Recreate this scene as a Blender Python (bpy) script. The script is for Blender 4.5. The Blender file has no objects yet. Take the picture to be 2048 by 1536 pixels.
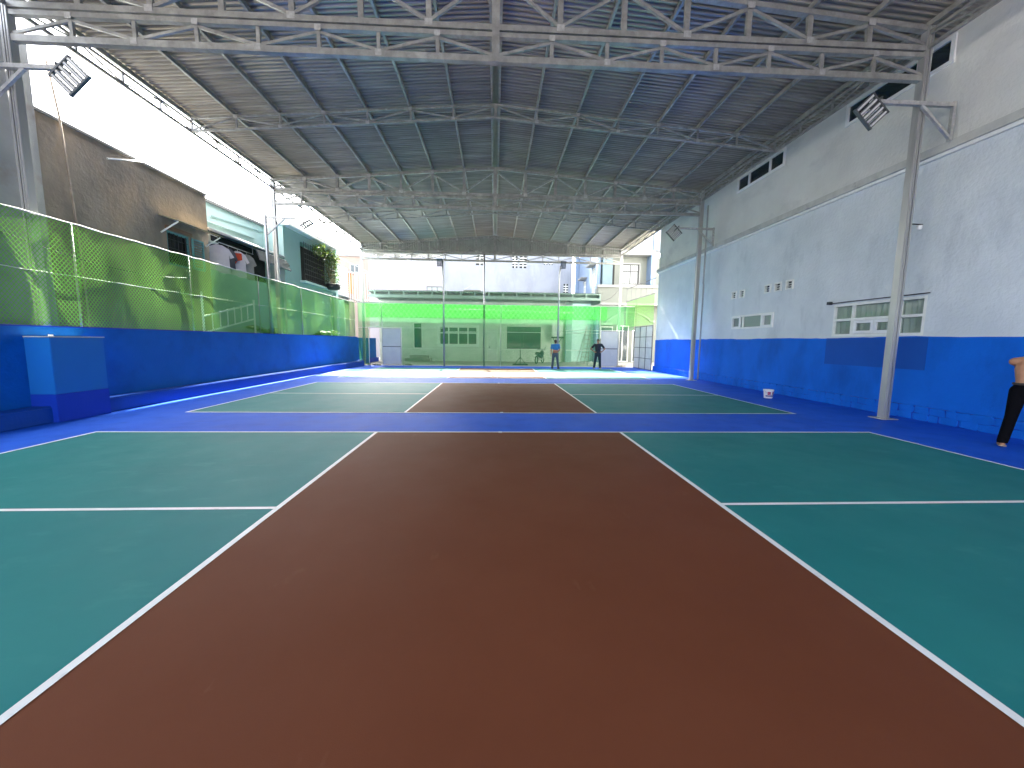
import bpy, bmesh, math, random
from mathutils import Vector, Matrix
random.seed(7)
R = math.radians
sc = bpy.context.scene
COL = sc.collection

# ------------------------------------------------------------------ camera
cam_d = bpy.data.cameras.new('camera')
cam = bpy.data.objects.new('camera', cam_d); COL.objects.link(cam)
cam_d.sensor_width = 36.0; cam_d.lens = 771.29 / 2048 * 36.0
cam_d.clip_start = 0.05; cam_d.clip_end = 2000
yaw, pitch, roll = 0.0461049, -0.1092533, 0.0112366
fw = Vector((math.sin(yaw)*math.cos(pitch), math.cos(yaw)*math.cos(pitch), math.sin(pitch)))
rt = Vector((math.cos(yaw), -math.sin(yaw), 0)); up = rt.cross(fw)
r2 = rt*math.cos(roll) + up*math.sin(roll); u2 = -rt*math.sin(roll) + up*math.cos(roll)
M = Matrix((r2, u2, -fw)).transposed().to_4x4(); M.translation = Vector((-0.1064, 0, 1.5654))
cam.matrix_world = M
sc.camera = cam

# ------------------------------------------------------------------ world, sun, exposure
SUN_EL = R(38.3); SUN_AZ = math.atan(0.085)          # azimuth measured from +y towards -x
world = bpy.data.worlds.new('World'); sc.world = world; world.use_nodes = True
nt = world.node_tree; bg = nt.nodes['Background']
sky = nt.nodes.new('ShaderNodeTexSky'); sky.sky_type = 'NISHITA'; sky.sun_disc = False
sky.sun_elevation = SUN_EL; sky.sun_rotation = -SUN_AZ
sky.air_density = 1.0; sky.dust_density = 4.0; sky.ozone_density = 1.0
hs = nt.nodes.new('ShaderNodeHueSaturation'); hs.inputs['Saturation'].default_value = 0.35
nt.links.new(sky.outputs[0], hs.inputs['Color']); nt.links.new(hs.outputs[0], bg.inputs[0]); bg.inputs[1].default_value = 0.15
sun_d = bpy.data.lights.new('sun', 'SUN'); sun_d.energy = 4.0; sun_d.angle = R(0.5); sun_d.color = (1, 0.95, 0.86)
sun = bpy.data.objects.new('sun', sun_d); COL.objects.link(sun)
sdir = Vector((-math.sin(SUN_AZ)*math.cos(SUN_EL), math.cos(SUN_AZ)*math.cos(SUN_EL), math.sin(SUN_EL)))
sun.rotation_euler = sdir.to_track_quat('Z', 'Y').to_euler(); sun.location = (0, 0, 30)
sc.view_settings.view_transform = 'Standard'; sc.view_settings.look = 'None'
sc.view_settings.gamma = 1.0; sc.view_settings.use_curve_mapping = False
sc.view_settings.exposure = 3.55
cy = sc.cycles
sc.render.engine = 'CYCLES'
cy.max_bounces = 10; cy.diffuse_bounces = 6; cy.glossy_bounces = 5; cy.transmission_bounces = 6
cy.transparent_max_bounces = 24; cy.use_denoising = True; cy.sample_clamp_indirect = 8
cy.caustics_reflective = False; cy.caustics_refractive = False

# ------------------------------------------------------------------ materials
MT = {}
def base(name):
    m = bpy.data.materials.new(name); m.use_nodes = True
    n = m.node_tree.nodes; b = n['Principled BSDF']
    MT[name] = m
    return m, n, m.node_tree.links, b
def pm(name, c1, c2=None, scale=2.0, rough=0.6, metal=0.0, bump=0.0, bscale=60, spec=0.5, detail=6, rvar=0.1,
       stretch=(1, 1, 1), lo=0.35, hi=0.65, c3=None, s3=0.4, lo3=0.55, hi3=0.7, st3=(1, 1, 1), bdist=0.02):
    m, n, l, b = base(name)
    g = n.new('ShaderNodeNewGeometry')
    def noise(s, st, d=6):
        mp = n.new('ShaderNodeMapping'); mp.inputs['Scale'].default_value = st
        l.new(g.outputs['Position'], mp.inputs[0])
        t = n.new('ShaderNodeTexNoise'); t.inputs['Scale'].default_value = s; t.inputs['Detail'].default_value = d
        t.inputs['Roughness'].default_value = 0.6
        l.new(mp.outputs[0], t.inputs['Vector']); return t
    def ramp(src, a, z):
        r = n.new('ShaderNodeMapRange'); r.inputs[1].default_value = a; r.inputs[2].default_value = z
        l.new(src, r.inputs[0]); return r.outputs[0]
    t = noise(scale, stretch, detail)
    f = ramp(t.outputs[0], lo, hi)
    mx = n.new('ShaderNodeMix'); mx.data_type = 'RGBA'
    mx.inputs[6].default_value = (*c1, 1); mx.inputs[7].default_value = (*(c2 or c1), 1)
    l.new(f, mx.inputs[0]); out = mx.outputs[2]
    if c3:
        t3 = noise(s3, st3, 8); f3 = ramp(t3.outputs[0], lo3, hi3)
        m3 = n.new('ShaderNodeMix'); m3.data_type = 'RGBA'; l.new(f3, m3.inputs[0])
        l.new(out, m3.inputs[6]); m3.inputs[7].default_value = (*c3, 1); out = m3.outputs[2]
    l.new(out, b.inputs['Base Color'])
    rr = n.new('ShaderNodeMapRange'); rr.inputs[3].default_value = max(0.03, rough - rvar); rr.inputs[4].default_value = min(1, rough + rvar)
    tr = noise(scale*2.3, stretch, 4); l.new(tr.outputs[0], rr.inputs[0]); l.new(rr.outputs[0], b.inputs['Roughness'])
    b.inputs['Metallic'].default_value = metal; b.inputs['Specular IOR Level'].default_value = spec
    if bump:
        tb = noise(bscale, (1, 1, 1), 5); bp = n.new('ShaderNodeBump'); bp.inputs['Strength'].default_value = bump
        bp.inputs['Distance'].default_value = bdist; l.new(tb.outputs[0], bp.inputs['Height']); l.new(bp.outputs[0], b.inputs['Normal'])
    return m
pm('blue_floor', (0.010, 0.090, 0.56), (0.013, 0.104, 0.62), 0.8, 0.58, spec=0.10, bump=0.25, bscale=220, bdist=0.004, c3=(0.010, 0.076, 0.48), s3=2.2, lo3=0.5, hi3=0.75, detail=12)
pm('teal_floor', (0.013, 0.165, 0.172), (0.018, 0.19, 0.192), 0.9, 0.55, spec=0.12, bump=0.25, bscale=220, bdist=0.004, c3=(0.035, 0.215, 0.21), s3=3.6, lo3=0.58, hi3=0.78, st3=(0.5, 1, 1), detail=12)
pm('brown_floor', (0.128, 0.040, 0.019), (0.146, 0.048, 0.024), 0.8, 0.6, spec=0.08, bump=0.25, bscale=220, bdist=0.004, c3=(0.19, 0.085, 0.052), s3=3.0, lo3=0.645, hi3=0.80, st3=(1, 0.45, 1), detail=12, lo=0.3, hi=0.7)
pm('line_white', (0.80, 0.81, 0.82), (0.72, 0.73, 0.74), 4, 0.5, c3=(0.52, 0.51, 0.50), s3=9, lo3=0.60, hi3=0.74)
pm('concrete_ground', (0.40, 0.38, 0.34), (0.32, 0.30, 0.27), 0.7, 0.85, bump=0.2)
pm('blue_wall', (0.004, 0.125, 0.60), (0.005, 0.14, 0.66), 1.3, 0.6, spec=0.12, bump=0.4, bscale=18, c3=(0.004, 0.088, 0.43), s3=1.1, lo3=0.48, hi3=0.75, st3=(1, 1, 0.5), detail=12)
pm('blue_wall_patch', (0.005, 0.075, 0.38), (0.006, 0.085, 0.42), 1.3, 0.55, spec=0.15, bump=0.2, bscale=25)
pm('blue_left_shade', (0.004, 0.115, 0.46), (0.005, 0.13, 0.51), 1.3, 0.55, spec=0.12, bump=0.4, bscale=18, c3=(0.004, 0.085, 0.34), s3=1.0, lo3=0.48, hi3=0.75, detail=12)  # same blue wall paint, darkened to hold the left side's shade
pm('blue_box', (0.012, 0.15, 0.50), (0.012, 0.16, 0.52), 1.3, 0.5, spec=0.15, bump=0.1, bscale=25)
pm('blue_dark', (0.008, 0.045, 0.42), (0.01, 0.05, 0.45), 1.0, 0.5, spec=0.15, bump=0.15, bscale=25)
pm('blue_foot', (0.006, 0.06, 0.32), (0.008, 0.068, 0.36), 1.0, 0.5, spec=0.15, bump=0.25, bscale=20)
pm('plaster_blue', (0.73, 0.765, 0.785), (0.63, 0.67, 0.695), 0.9, 0.85, bump=0.7, bscale=14, c3=(0.49, 0.53, 0.555), s3=1.5, lo3=0.55, hi3=0.8, st3=(1, 1, 0.4), detail=12)
pm('plaster_upper', (0.74, 0.745, 0.72), (0.65, 0.655, 0.635), 0.8, 0.85, bump=0.6, bscale=14, c3=(0.51, 0.52, 0.515), s3=1.2, lo3=0.54, hi3=0.8, st3=(1, 0.5, 1), detail=12)
pm('ledge_plaster', (0.60, 0.60, 0.57), (0.45, 0.45, 0.43), 2.2, 0.8, bump=0.2, c3=(0.2, 0.2, 0.2), s3=3, lo3=0.62, hi3=0.8)
pm('steel', (0.37, 0.365, 0.34), (0.25, 0.247, 0.23), 5, 0.40, 0.35, rvar=0.14, c3=(0.52, 0.515, 0.485), s3=2.4, lo3=0.56, hi3=0.78, bump=0.05, bscale=120)
pm('zinc_paint', (0.52, 0.515, 0.50), (0.36, 0.355, 0.34), 14, 0.5, 0.3)
pm('column_steel', (0.50, 0.50, 0.485), (0.42, 0.42, 0.41), 3, 0.36, 0.55, rvar=0.08, stretch=(1, 1, 0.2), c3=(0.60, 0.60, 0.58), s3=2.5, st3=(1, 1, 0.15))
pm('steel_bright', (0.58, 0.59, 0.60), (0.46, 0.47, 0.48), 4, 0.35, 0.8, rvar=0.1)
pm('roof_metal', (0.35, 0.32, 0.262), (0.25, 0.23, 0.19), 1.4, 0.30, 0.2, spec=0.35, rvar=0.06, stretch=(0.4, 4, 1), detail=3, c3=(0.50, 0.46, 0.385), s3=1.2, lo3=0.55, hi3=0.72, st3=(0.35, 4, 1))
pm('ridge_green', (0.22, 0.27, 0.23), (0.26, 0.31, 0.27), 3, 0.4)
pm('gable_metal', (0.36, 0.38, 0.34), (0.30, 0.32, 0.29), 2, 0.4, 0.35)
pm('brown_concrete', (0.30, 0.25, 0.20), (0.18, 0.155, 0.13), 0.9, 0.92, bump=0.7, bscale=9, stretch=(1, 1, 0.6), c3=(0.40, 0.29, 0.19), s3=0.55, lo3=0.5, hi3=0.72, st3=(1, 1, 0.5), detail=12)
pm('edge_brown', (0.36, 0.30, 0.24), (0.26, 0.21, 0.17), 3, 0.9, bump=0.3)
pm('pale_plaster', (0.34, 0.35, 0.35), (0.27, 0.28, 0.285), 1.4, 0.85, bump=0.2, c3=(0.24, 0.20, 0.18), s3=1.2, lo3=0.58, hi3=0.75)
pm('mint', (0.55, 0.74, 0.69), (0.50, 0.68, 0.64), 0.9, 0.8, bump=0.15, c3=(0.42, 0.57, 0.53), s3=0.8, st3=(1, 1, 0.4))
pm('mint_dark', (0.30, 0.46, 0.43), (0.27, 0.42, 0.39), 0.9, 0.8, bump=0.15)
pm('roof_grey', (0.22, 0.22, 0.21), (0.15, 0.15, 0.145), 2, 0.7, bump=0.2)
pm('white_paint', (0.86, 0.86, 0.85), (0.80, 0.80, 0.79), 2, 0.5)
pm('white_frame', (0.86, 0.86, 0.82), (0.78, 0.78, 0.74), 5, 0.45)
pm('dark_metal', (0.035, 0.037, 0.04), (0.05, 0.05, 0.055), 6, 0.45, 0.4)
pm('dark_void', (0.012, 0.012, 0.013), (0.02, 0.02, 0.02), 3, 0.8)
pm('lamp_grey', (0.13, 0.135, 0.14), (0.10, 0.105, 0.11), 6, 0.45, 0.6)
pm('lamp_lens', (0.62, 0.62, 0.6), (0.56, 0.56, 0.55), 6, 0.15)
pm('panel_white', (0.72, 0.71, 0.70), (0.64, 0.63, 0.63), 1.4, 0.45, c3=(0.76, 0.74, 0.74), s3=2)
pm('house_white', (0.31, 0.32, 0.36), (0.265, 0.275, 0.31), 0.7, 0.85, bump=0.3, c3=(0.21, 0.225, 0.26), s3=0.9, lo3=0.5, hi3=0.75, st3=(1, 1, 0.4), detail=10)
pm('house_lilac', (0.33, 0.315, 0.345), (0.30, 0.285, 0.315), 0.7, 0.85, bump=0.1)
pm('house_blue', (0.20, 0.27, 0.39), (0.18, 0.245, 0.36), 0.7, 0.8, bump=0.1)
pm('house_cream', (0.17, 0.18, 0.16), (0.15, 0.16, 0.143), 0.8, 0.8, bump=0.1)
pm('house_trim', (0.25, 0.25, 0.245), (0.22, 0.22, 0.215), 1.5, 0.7)
pm('slate_panel', (0.13, 0.19, 0.22), (0.11, 0.165, 0.19), 1, 0.6)
pm('backwall', (0.74, 0.76, 0.68), (0.60, 0.63, 0.56), 1.6, 0.85, bump=0.3, c3=(0.80, 0.80, 0.72), s3=0.9, lo3=0.55, hi3=0.7, detail=10)
pm('awning_green', (0.30, 0.40, 0.36), (0.24, 0.33, 0.30), 2, 0.5, 0.2)
pm('pink_wall', (0.32, 0.25, 0.22), (0.28, 0.22, 0.195), 0.8, 0.85)
pm('orange_paint', (0.75, 0.18, 0.04), (0.68, 0.16, 0.035), 2, 0.6)
pm('teal_shutter', (0.10, 0.28, 0.29), (0.08, 0.23, 0.24), 4, 0.6)
pm('hood_yellow', (0.55, 0.47, 0.30), (0.45, 0.38, 0.24), 3, 0.6)
pm('wood_brown', (0.20, 0.12, 0.07), (0.14, 0.08, 0.05), 5, 0.7)
pm('cloth_white', (0.62, 0.58, 0.62), (0.56, 0.52, 0.57), 4, 0.9, bump=0.2, bscale=12)
pm('curtain_white', (0.80, 0.80, 0.78), (0.70, 0.70, 0.68), 4, 0.9)
pm('cloth_red', (0.62, 0.09, 0.04), (0.55, 0.07, 0.03), 4, 0.9)
pm('cloth_dark', (0.09, 0.09, 0.11), (0.07, 0.07, 0.085), 4, 0.9)
pm('cloth_grey', (0.28, 0.28, 0.27), (0.22, 0.22, 0.21), 4, 0.9)
pm('shirt_blue', (0.03, 0.20, 0.50), (0.035, 0.17, 0.44), 8, 0.85, bump=0.3, bscale=20)
pm('shirt_peach', (0.62, 0.27, 0.19), (0.55, 0.22, 0.15), 8, 0.85, bump=0.3, bscale=20)
pm('shirt_charcoal', (0.028, 0.03, 0.038), (0.022, 0.023, 0.03), 8, 0.9, bump=0.3, bscale=20)
pm('jeans', (0.085, 0.12, 0.17), (0.055, 0.085, 0.13), 7, 0.9, bump=0.3, bscale=18)
pm('jeans_dark', (0.022, 0.04, 0.055), (0.016, 0.03, 0.042), 7, 0.9, bump=0.3, bscale=18)
pm('trousers_black', (0.003, 0.003, 0.005), (0.0025, 0.0025, 0.004), 7, 0.95, spec=0.1, bump=0.3, bscale=18)
pm('skin', (0.42, 0.205, 0.12), (0.36, 0.17, 0.095), 9, 0.55, bump=0.1, bscale=60)
pm('hair', (0.012, 0.011, 0.010), (0.02, 0.018, 0.016), 30, 0.55, bump=0.5, bscale=90)
pm('shoe_pale', (0.45, 0.43, 0.40), (0.4, 0.38, 0.35), 9, 0.7)
pm('sandal', (0.42, 0.30, 0.22), (0.36, 0.25, 0.18), 9, 0.7)
pm('belt', (0.02, 0.012, 0.01), (0.03, 0.02, 0.015), 9, 0.5)
pm('rope_white', (0.72, 0.72, 0.66), (0.6, 0.6, 0.55), 12, 0.8)
pm('pipe_grey', (0.42, 0.43, 0.44), (0.36, 0.37, 0.38), 6, 0.5)
pm('bucket_white', (0.78, 0.78, 0.78), (0.72, 0.72, 0.72), 6, 0.35)
pm('label_red', (0.42, 0.03, 0.10), (0.30, 0.03, 0.12), 6, 0.4)
pm('label_blue', (0.05, 0.07, 0.28), (0.06, 0.07, 0.22), 6, 0.4)
pm('pot_black', (0.02, 0.02, 0.022), (0.03, 0.03, 0.03), 6, 0.5)
pm('moto_paint', (0.03, 0.05, 0.06), (0.02, 0.035, 0.04), 6, 0.3)
pm('rubber', (0.015, 0.015, 0.016), (0.02, 0.02, 0.02), 9, 0.75)
pm('tyre_rubble', (0.50, 0.46, 0.38), (0.36, 0.32, 0.26), 9, 0.9)
def leaf_mat(name, c1, c2):
    m, n, l, b = base(name)
    oi = n.new('ShaderNodeNewGeometry'); mx = n.new('ShaderNodeMix'); mx.data_type = 'RGBA'
    l.new(oi.outputs['Random Per Island'], mx.inputs[0]); mx.inputs[6].default_value = (*c1, 1); mx.inputs[7].default_value = (*c2, 1)
    l.new(mx.outputs[2], b.inputs['Base Color']); b.inputs['Roughness'].default_value = 0.5
    tr = n.new('ShaderNodeBsdfTranslucent'); l.new(mx.outputs[2], tr.inputs[0])
    ms = n.new('ShaderNodeMixShader'); ms.inputs[0].default_value = 0.4
    l.new(b.outputs[0], ms.inputs[1]); l.new(tr.outputs[0], ms.inputs[2]); l.new(ms.outputs[0], n['Material Output'].inputs[0])
leaf_mat('leaf', (0.05, 0.12, 0.025), (0.13, 0.17, 0.03))
leaf_mat('palm_leaf', (0.06, 0.15, 0.03), (0.10, 0.19, 0.05))
def glass_mat(name, tint, fac, rough=0.03):
    m, n, l, b = base(name)
    b.inputs['Base Color'].default_value = (*tint, 1); b.inputs['Roughness'].default_value = rough
    b.inputs['Specular IOR Level'].default_value = 0.8
    t = n.new('ShaderNodeBsdfTransparent'); t.inputs[0].default_value = (0.9, 0.95, 0.92, 1)
    ms = n.new('ShaderNodeMixShader'); ms.inputs[0].default_value = fac
    l.new(t.outputs[0], ms.inputs[1]); l.new(b.outputs[0], ms.inputs[2]); l.new(ms.outputs[0], n['Material Output'].inputs[0])
glass_mat('glass', (0.06, 0.07, 0.07), 0.15)
glass_mat('glass_dark', (0.03, 0.045, 0.05), 0.95, 0.06)
glass_mat('glass_frost', (0.30, 0.33, 0.33), 0.95, 0.25)
def net_mat(name, col, tcol, cover, period, tmix, T):
    """open-weave shade net: round diagonal threads with holes between; T = horizontal direction in the net"""
    m, n, l, b = base(name); n.remove(b)
    g = n.new('ShaderNodeNewGeometry'); sx = n.new('ShaderNodeSeparateXYZ'); l.new(g.outputs['Position'], sx.inputs[0])
    def mth(op, a, c=None):
        q = n.new('ShaderNodeMath'); q.operation = op
        for i, v in enumerate((a, c)):
            if isinstance(v, (int, float)): q.inputs[i].default_value = v
            elif v is not None: l.new(v, q.inputs[i])
        return q.outputs[0]
    def vec(op, a, c):
        q = n.new('ShaderNodeVectorMath'); q.operation = op
        for i, v in enumerate((a, c)):
            if isinstance(v, tuple): q.inputs[i].default_value = v
            elif v is not None: l.new(v, q.inputs['Scale' if (op == 'SCALE' and i == 1) else i])
        return q.outputs[0]
    u = sx.outputs[0] if T[0] else sx.outputs[1]; v = mth('MULTIPLY', sx.outputs[2], 0.8)
    def line(s):
        f = mth('SUBTRACT', mth('FRACT', mth('DIVIDE', s, period)), 0.5)
        on = mth('GREATER_THAN', mth('ABSOLUTE', f), 0.5 - cover/2)
        d = mth('DIVIDE', mth('SUBTRACT', f, mth('MULTIPLY', mth('SIGN', f), 0.5)), cover/2)
        return on, d
    k1, d1 = line(mth('ADD', u, v)); k2, d2 = line(mth('SUBTRACT', u, v)); k = mth('MAXIMUM', k1, k2)
    t1 = (T[0]*.78, T[1]*.78, .62); t2 = (T[0]*.78, T[1]*.78, -.62)
    a1 = vec('SCALE', t1, mth('MULTIPLY', mth('MULTIPLY', d1, k1), 1.3)); a2 = vec('SCALE', t2, mth('MULTIPLY', mth('MULTIPLY', d2, mth('SUBTRACT', 1.0, k1)), 1.3))
    nn = vec('NORMALIZE', vec('ADD', g.outputs['Normal'], vec('ADD', a1, a2)), None)
    d = n.new('ShaderNodeBsdfDiffuse'); d.inputs[0].default_value = (*col, 1); l.new(nn, d.inputs['Normal'])
    t = n.new('ShaderNodeBsdfTranslucent'); t.inputs[0].default_value = (*tcol, 1); l.new(nn, t.inputs['Normal'])
    s1 = n.new('ShaderNodeMixShader'); s1.inputs[0].default_value = tmix
    l.new(d.outputs[0], s1.inputs[1]); l.new(t.outputs[0], s1.inputs[2])
    tp = n.new('ShaderNodeBsdfTransparent'); tp.inputs[0].default_value = (0.88, 1.0, 0.90, 1)
    s2 = n.new('ShaderNodeMixShader'); l.new(k, s2.inputs[0]); l.new(tp.outputs[0], s2.inputs[1]); l.new(s1.outputs[0], s2.inputs[2])
    l.new(s2.outputs[0], n['Material Output'].inputs[0])
net_mat('net_left', (0.18, 0.48, 0.12), (0.26, 0.58, 0.10), 0.25, 0.075, 0.35, (0, 1, 0))
net_mat('net_green', (0.05, 0.26, 0.10), (0.06, 0.26, 0.085), 0.27, 0.05, 0.35, (1, 0, 0))
net_mat('net_band', (0.025, 0.24, 0.035), (0.05, 0.30, 0.035), 0.40, 0.06, 0.45, (1, 0, 0))

# ------------------------------------------------------------------ builders
WO = {}                                   # world offset of each parent (things are unrotated unless said)
def tag(o, label=None, cat=None, group=None, kind=None):
    if label: o['label'] = label
    if cat: o['category'] = cat
    if group: o['group'] = group
    if kind: o['kind'] = kind
    return o
def thing(name, label, cat, loc=(0, 0, 0), rotz=0.0, group=None, parent=None):
    o = bpy.data.objects.new(name, None); COL.objects.link(o); o.empty_display_size = 0.1
    if parent:
        o.parent = parent; o.location = Vector(loc) - WO.get(parent, Vector())
    else: o.location = loc
    o.rotation_euler = (0, 0, rotz)
    WO[o] = Vector(loc) if rotz == 0 else Vector((0, 0, 0))
    if label: tag(o, label, cat, group)
    return o
def part(name, loc, parent): return thing(name, None, None, loc, 0, None, parent)
def link(name, me, mat, parent=None, loc=(0, 0, 0), smooth=False):
    """loc in world coordinates (or in the parent's own frame when the parent is rotated)"""
    o = bpy.data.objects.new(name, me); COL.objects.link(o)
    if mat and not me.materials: me.materials.append(MT[mat])
    loc = Vector(loc); o.location = loc - WO.get(parent, Vector()) if parent else loc
    if parent: o.parent = parent
    WO[o] = loc
    if smooth:
        for p in me.polygons: p.use_smooth = True
    return o
def mk(name, vs, fs):
    me = bpy.data.meshes.new(name); me.from_pydata([tuple(v) for v in vs], [], fs); me.update(); return me
BOXF = [(0, 3, 2, 1), (4, 5, 6, 7), (0, 1, 5, 4), (1, 2, 6, 5), (2, 3, 7, 6), (3, 0, 4, 7)]
CACHE = {}
def box(name, a, b, mat, parent=None, bev=0.0):
    a = Vector(a); b = Vector(b); c = (a+b)/2; h = (b-a)/2; h = Vector((abs(h.x), abs(h.y), abs(h.z)))
    key = (round(h.x, 4), round(h.y, 4), round(h.z, 4), mat, bev)
    me = CACHE.get(key)
    if me is None:
        vs = [(-h.x, -h.y, -h.z), (h.x, -h.y, -h.z), (h.x, h.y, -h.z), (-h.x, h.y, -h.z), (-h.x, -h.y, h.z), (h.x, -h.y, h.z), (h.x, h.y, h.z), (-h.x, h.y, h.z)]
        me = mk(name, vs, BOXF)
        if bev:
            bm = bmesh.new(); bm.from_mesh(me); bmesh.ops.bevel(bm, geom=bm.edges[:], offset=bev, segments=2, affect='EDGES'); bm.to_mesh(me); bm.free()
        CACHE[key] = me
    return link(name, me, mat, parent, c)
def beam(name, p, q, w, h, mat, parent=None, side=(0, 1, 0)):
    """bar from p to q; w across, h along `side`"""
    p = Vector(p); q = Vector(q); d = (q-p).normalized(); s = Vector(side); s = (s - d*s.dot(d)).normalized(); t = d.cross(s)
    c = (p+q)/2; vs = []
    for e in (p, q):
        for i, j in ((-1, -1), (1, -1), (1, 1), (-1, 1)): vs.append(e - c + t*(i*w/2) + s*(j*h/2))
    return link(name, mk(name, vs, BOXF), mat, parent, c)
def tube_geo(pts, r, n=8, cap=True):
    pts = [Vector(p) for p in pts]; vs = []; fs = []; rr = r if isinstance(r, (list, tuple)) else [r]*len(pts)
    ref = Vector((0.013, 0.31, 0.95))
    for i, p in enumerate(pts):
        d = (pts[min(i+1, len(pts)-1)] - pts[max(i-1, 0)]).normalized()
        if abs(d.dot(ref)) > 0.98: ref = Vector((1, 0, 0.05))
        a = d.cross(ref).normalized(); b = d.cross(a)
        for k in range(n):
            t = 2*math.pi*k/n; vs.append(p + (a*math.cos(t) + b*math.sin(t))*rr[i])
    for i in range(len(pts)-1):
        for k in range(n): fs.append((i*n+k, i*n+(k+1) % n, (i+1)*n+(k+1) % n, (i+1)*n+k))
    if cap: fs.append(tuple(range(n))[::-1]); fs.append(tuple((len(pts)-1)*n+k for k in range(n)))
    return vs, fs
def tube(name, pts, r, mat, parent=None, n=8):
    c = Vector(pts[0]); vs, fs = tube_geo([Vector(p)-c for p in pts], r, n)
    return link(name, mk(name, vs, fs), mat, parent, c, smooth=n > 6)
def lathe(name, prof, loc, mat, parent=None, n=20):
    vs = []; fs = []
    for r, z in prof:
        for k in range(n): vs.append((r*math.cos(2*math.pi*k/n), r*math.sin(2*math.pi*k/n), z))
    for i in range(len(prof)-1):
        for k in range(n): fs.append((i*n+k, i*n+(k+1) % n, (i+1)*n+(k+1) % n, (i+1)*n+k))
    return link(name, mk(name, vs, fs), mat, parent, loc, smooth=True)
def wall(name, axis, c, u0, u1, z0, z1, holes, mat, parent, inward, depth=0.14):
    """wall sheet on plane axis=c with real openings and reveals; `inward` = +1/-1 side the building lies on"""
    us = sorted({u0, u1, *[h[0] for h in holes], *[h[1] for h in holes]}); zs = sorted({z0, z1, *[h[2] for h in holes], *[h[3] for h in holes]})
    vs = []; fs = []; idx = {}
    def V(u, z, d):
        k = (round(u, 4), round(z, 4), round(d, 4))
        if k not in idx:
            idx[k] = len(vs); vs.append((c+d, u, z) if axis == 'x' else (u, c+d, z))
        return idx[k]
    inh = lambda u, z: any(h[0] < u < h[1] and h[2] < z < h[3] for h in holes)
    for i in range(len(us)-1):
        for j in range(len(zs)-1):
            if not inh((us[i]+us[i+1])/2, (zs[j]+zs[j+1])/2):
                fs.append((V(us[i], zs[j], 0), V(us[i+1], zs[j], 0), V(us[i+1], zs[j+1], 0), V(us[i], zs[j+1], 0)))
    D = inward*depth
    for a, b, e, f in holes:
        for (p, q) in (((a, e), (b, e)), ((b, e), (b, f)), ((b, f), (a, f)), ((a, f), (a, e))):
            fs.append((V(*p, 0), V(*q, 0), V(*q, D), V(*p, D)))
    # outer thickness: top and ends
    T = inward*0.2
    for (p, q) in (((u0, z1), (u1, z1)), ((u0, z0), (u0, z1)), ((u1, z0), (u1, z1))):
        fs.append((V(*p, 0), V(*q, 0), V(*q, T), V(*p, T)))
    o = Vector(vs[0]); me = mk(name, [Vector(v)-o for v in vs], fs)
    return link(name, me, mat, parent, o)
def wpane(name, axis, c, u0, u1, z0, z1, mat, parent, th=0.01):
    return box(name, (c-th/2, u0, z0), (c+th/2, u1, z1), mat, parent) if axis == 'x' else box(name, (u0, c-th/2, z0), (u1, c+th/2, z1), mat, parent)
def wframe(axis, c, u0, u1, z0, z1, w, th, mat, parent, name='frame'):
    """four bars, butted"""
    f = lambda a, b, e, g: wpane(name, axis, c, a, b, e, g, mat, parent, th)
    f(u0, u1, z0, z0+w); f(u0, u1, z1-w, z1); f(u0, u0+w, z0+w, z1-w); f(u1-w, u1, z0+w, z1-w)
def window(axis, c, u0, u1, z0, z1, cols, parent, inward, glass='glass_dark', fw_=0.05, transom=None, mat='white_frame', bars=False):
    """a window part with frame, mullions and panes, set into an opening"""
    w = part('window', ((c, (u0+u1)/2, z0) if axis == 'x' else ((u0+u1)/2, c, z0)), parent)
    wframe(axis, c, u0, u1, z0, z1, fw_, 0.07, mat, w)
    pos = [u0 + (u1-u0)*k for k in cols]
    for p in pos: wpane('mullion', axis, c, p-fw_/2, p+fw_/2, z0+fw_, z1-fw_, mat, w, 0.06)
    ed = [u0+fw_/2] + pos + [u1-fw_/2]
    zt_ = [z0+fw_] + ([transom-fw_/2, transom+fw_/2] if transom else []) + [z1-fw_]
    for i in range(len(ed)-1):
        for j in range(0, len(zt_), 2):
            wpane('pane', axis, c+inward*0.012, ed[i]+fw_/2, ed[i+1]-fw_/2, zt_[j], zt_[j+1], glass, w, 0.008)
        if transom: wpane('transom', axis, c, ed[i]+fw_/2, ed[i+1]-fw_/2, transom-fw_/2, transom+fw_/2, mat, w, 0.055)
    wpane('backing', axis, c+inward*0.1, u0, u1, z0, z1, 'dark_void', w, 0.02)
    return w
def cable(name, label, p, q, sag, r, mat='dark_metal', cat='cable', n=14):
    p = Vector(p); q = Vector(q); pts = []
    for i in range(n+1):
        t = i/n; v = p.lerp(q, t); v.z -= sag*4*t*(1-t); pts.append(v)
    return tag(tube(name, pts, r, mat, None, 6), label, cat)
def corrug(L, W, pitch, h, up_=(0, 0, 1)):
    """corrugated sheet: ribs run along local x (length L), profile along local y (width W)"""
    ys = []; k = 0.0
    while k < W - 1e-6:
        for f, z in ((0, 0), (0.32, 0), (0.5, h), (0.82, h)): ys.append((k + f*pitch, z))
        k += pitch
    ys.append((W, 0)); vs = []; fs = []
    for (y, z) in ys: vs.append((0, y, z)); vs.append((L, y, z))
    for i in range(len(ys)-1): fs.append((2*i, 2*i+1, 2*i+3, 2*i+2))
    return vs, fs

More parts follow.
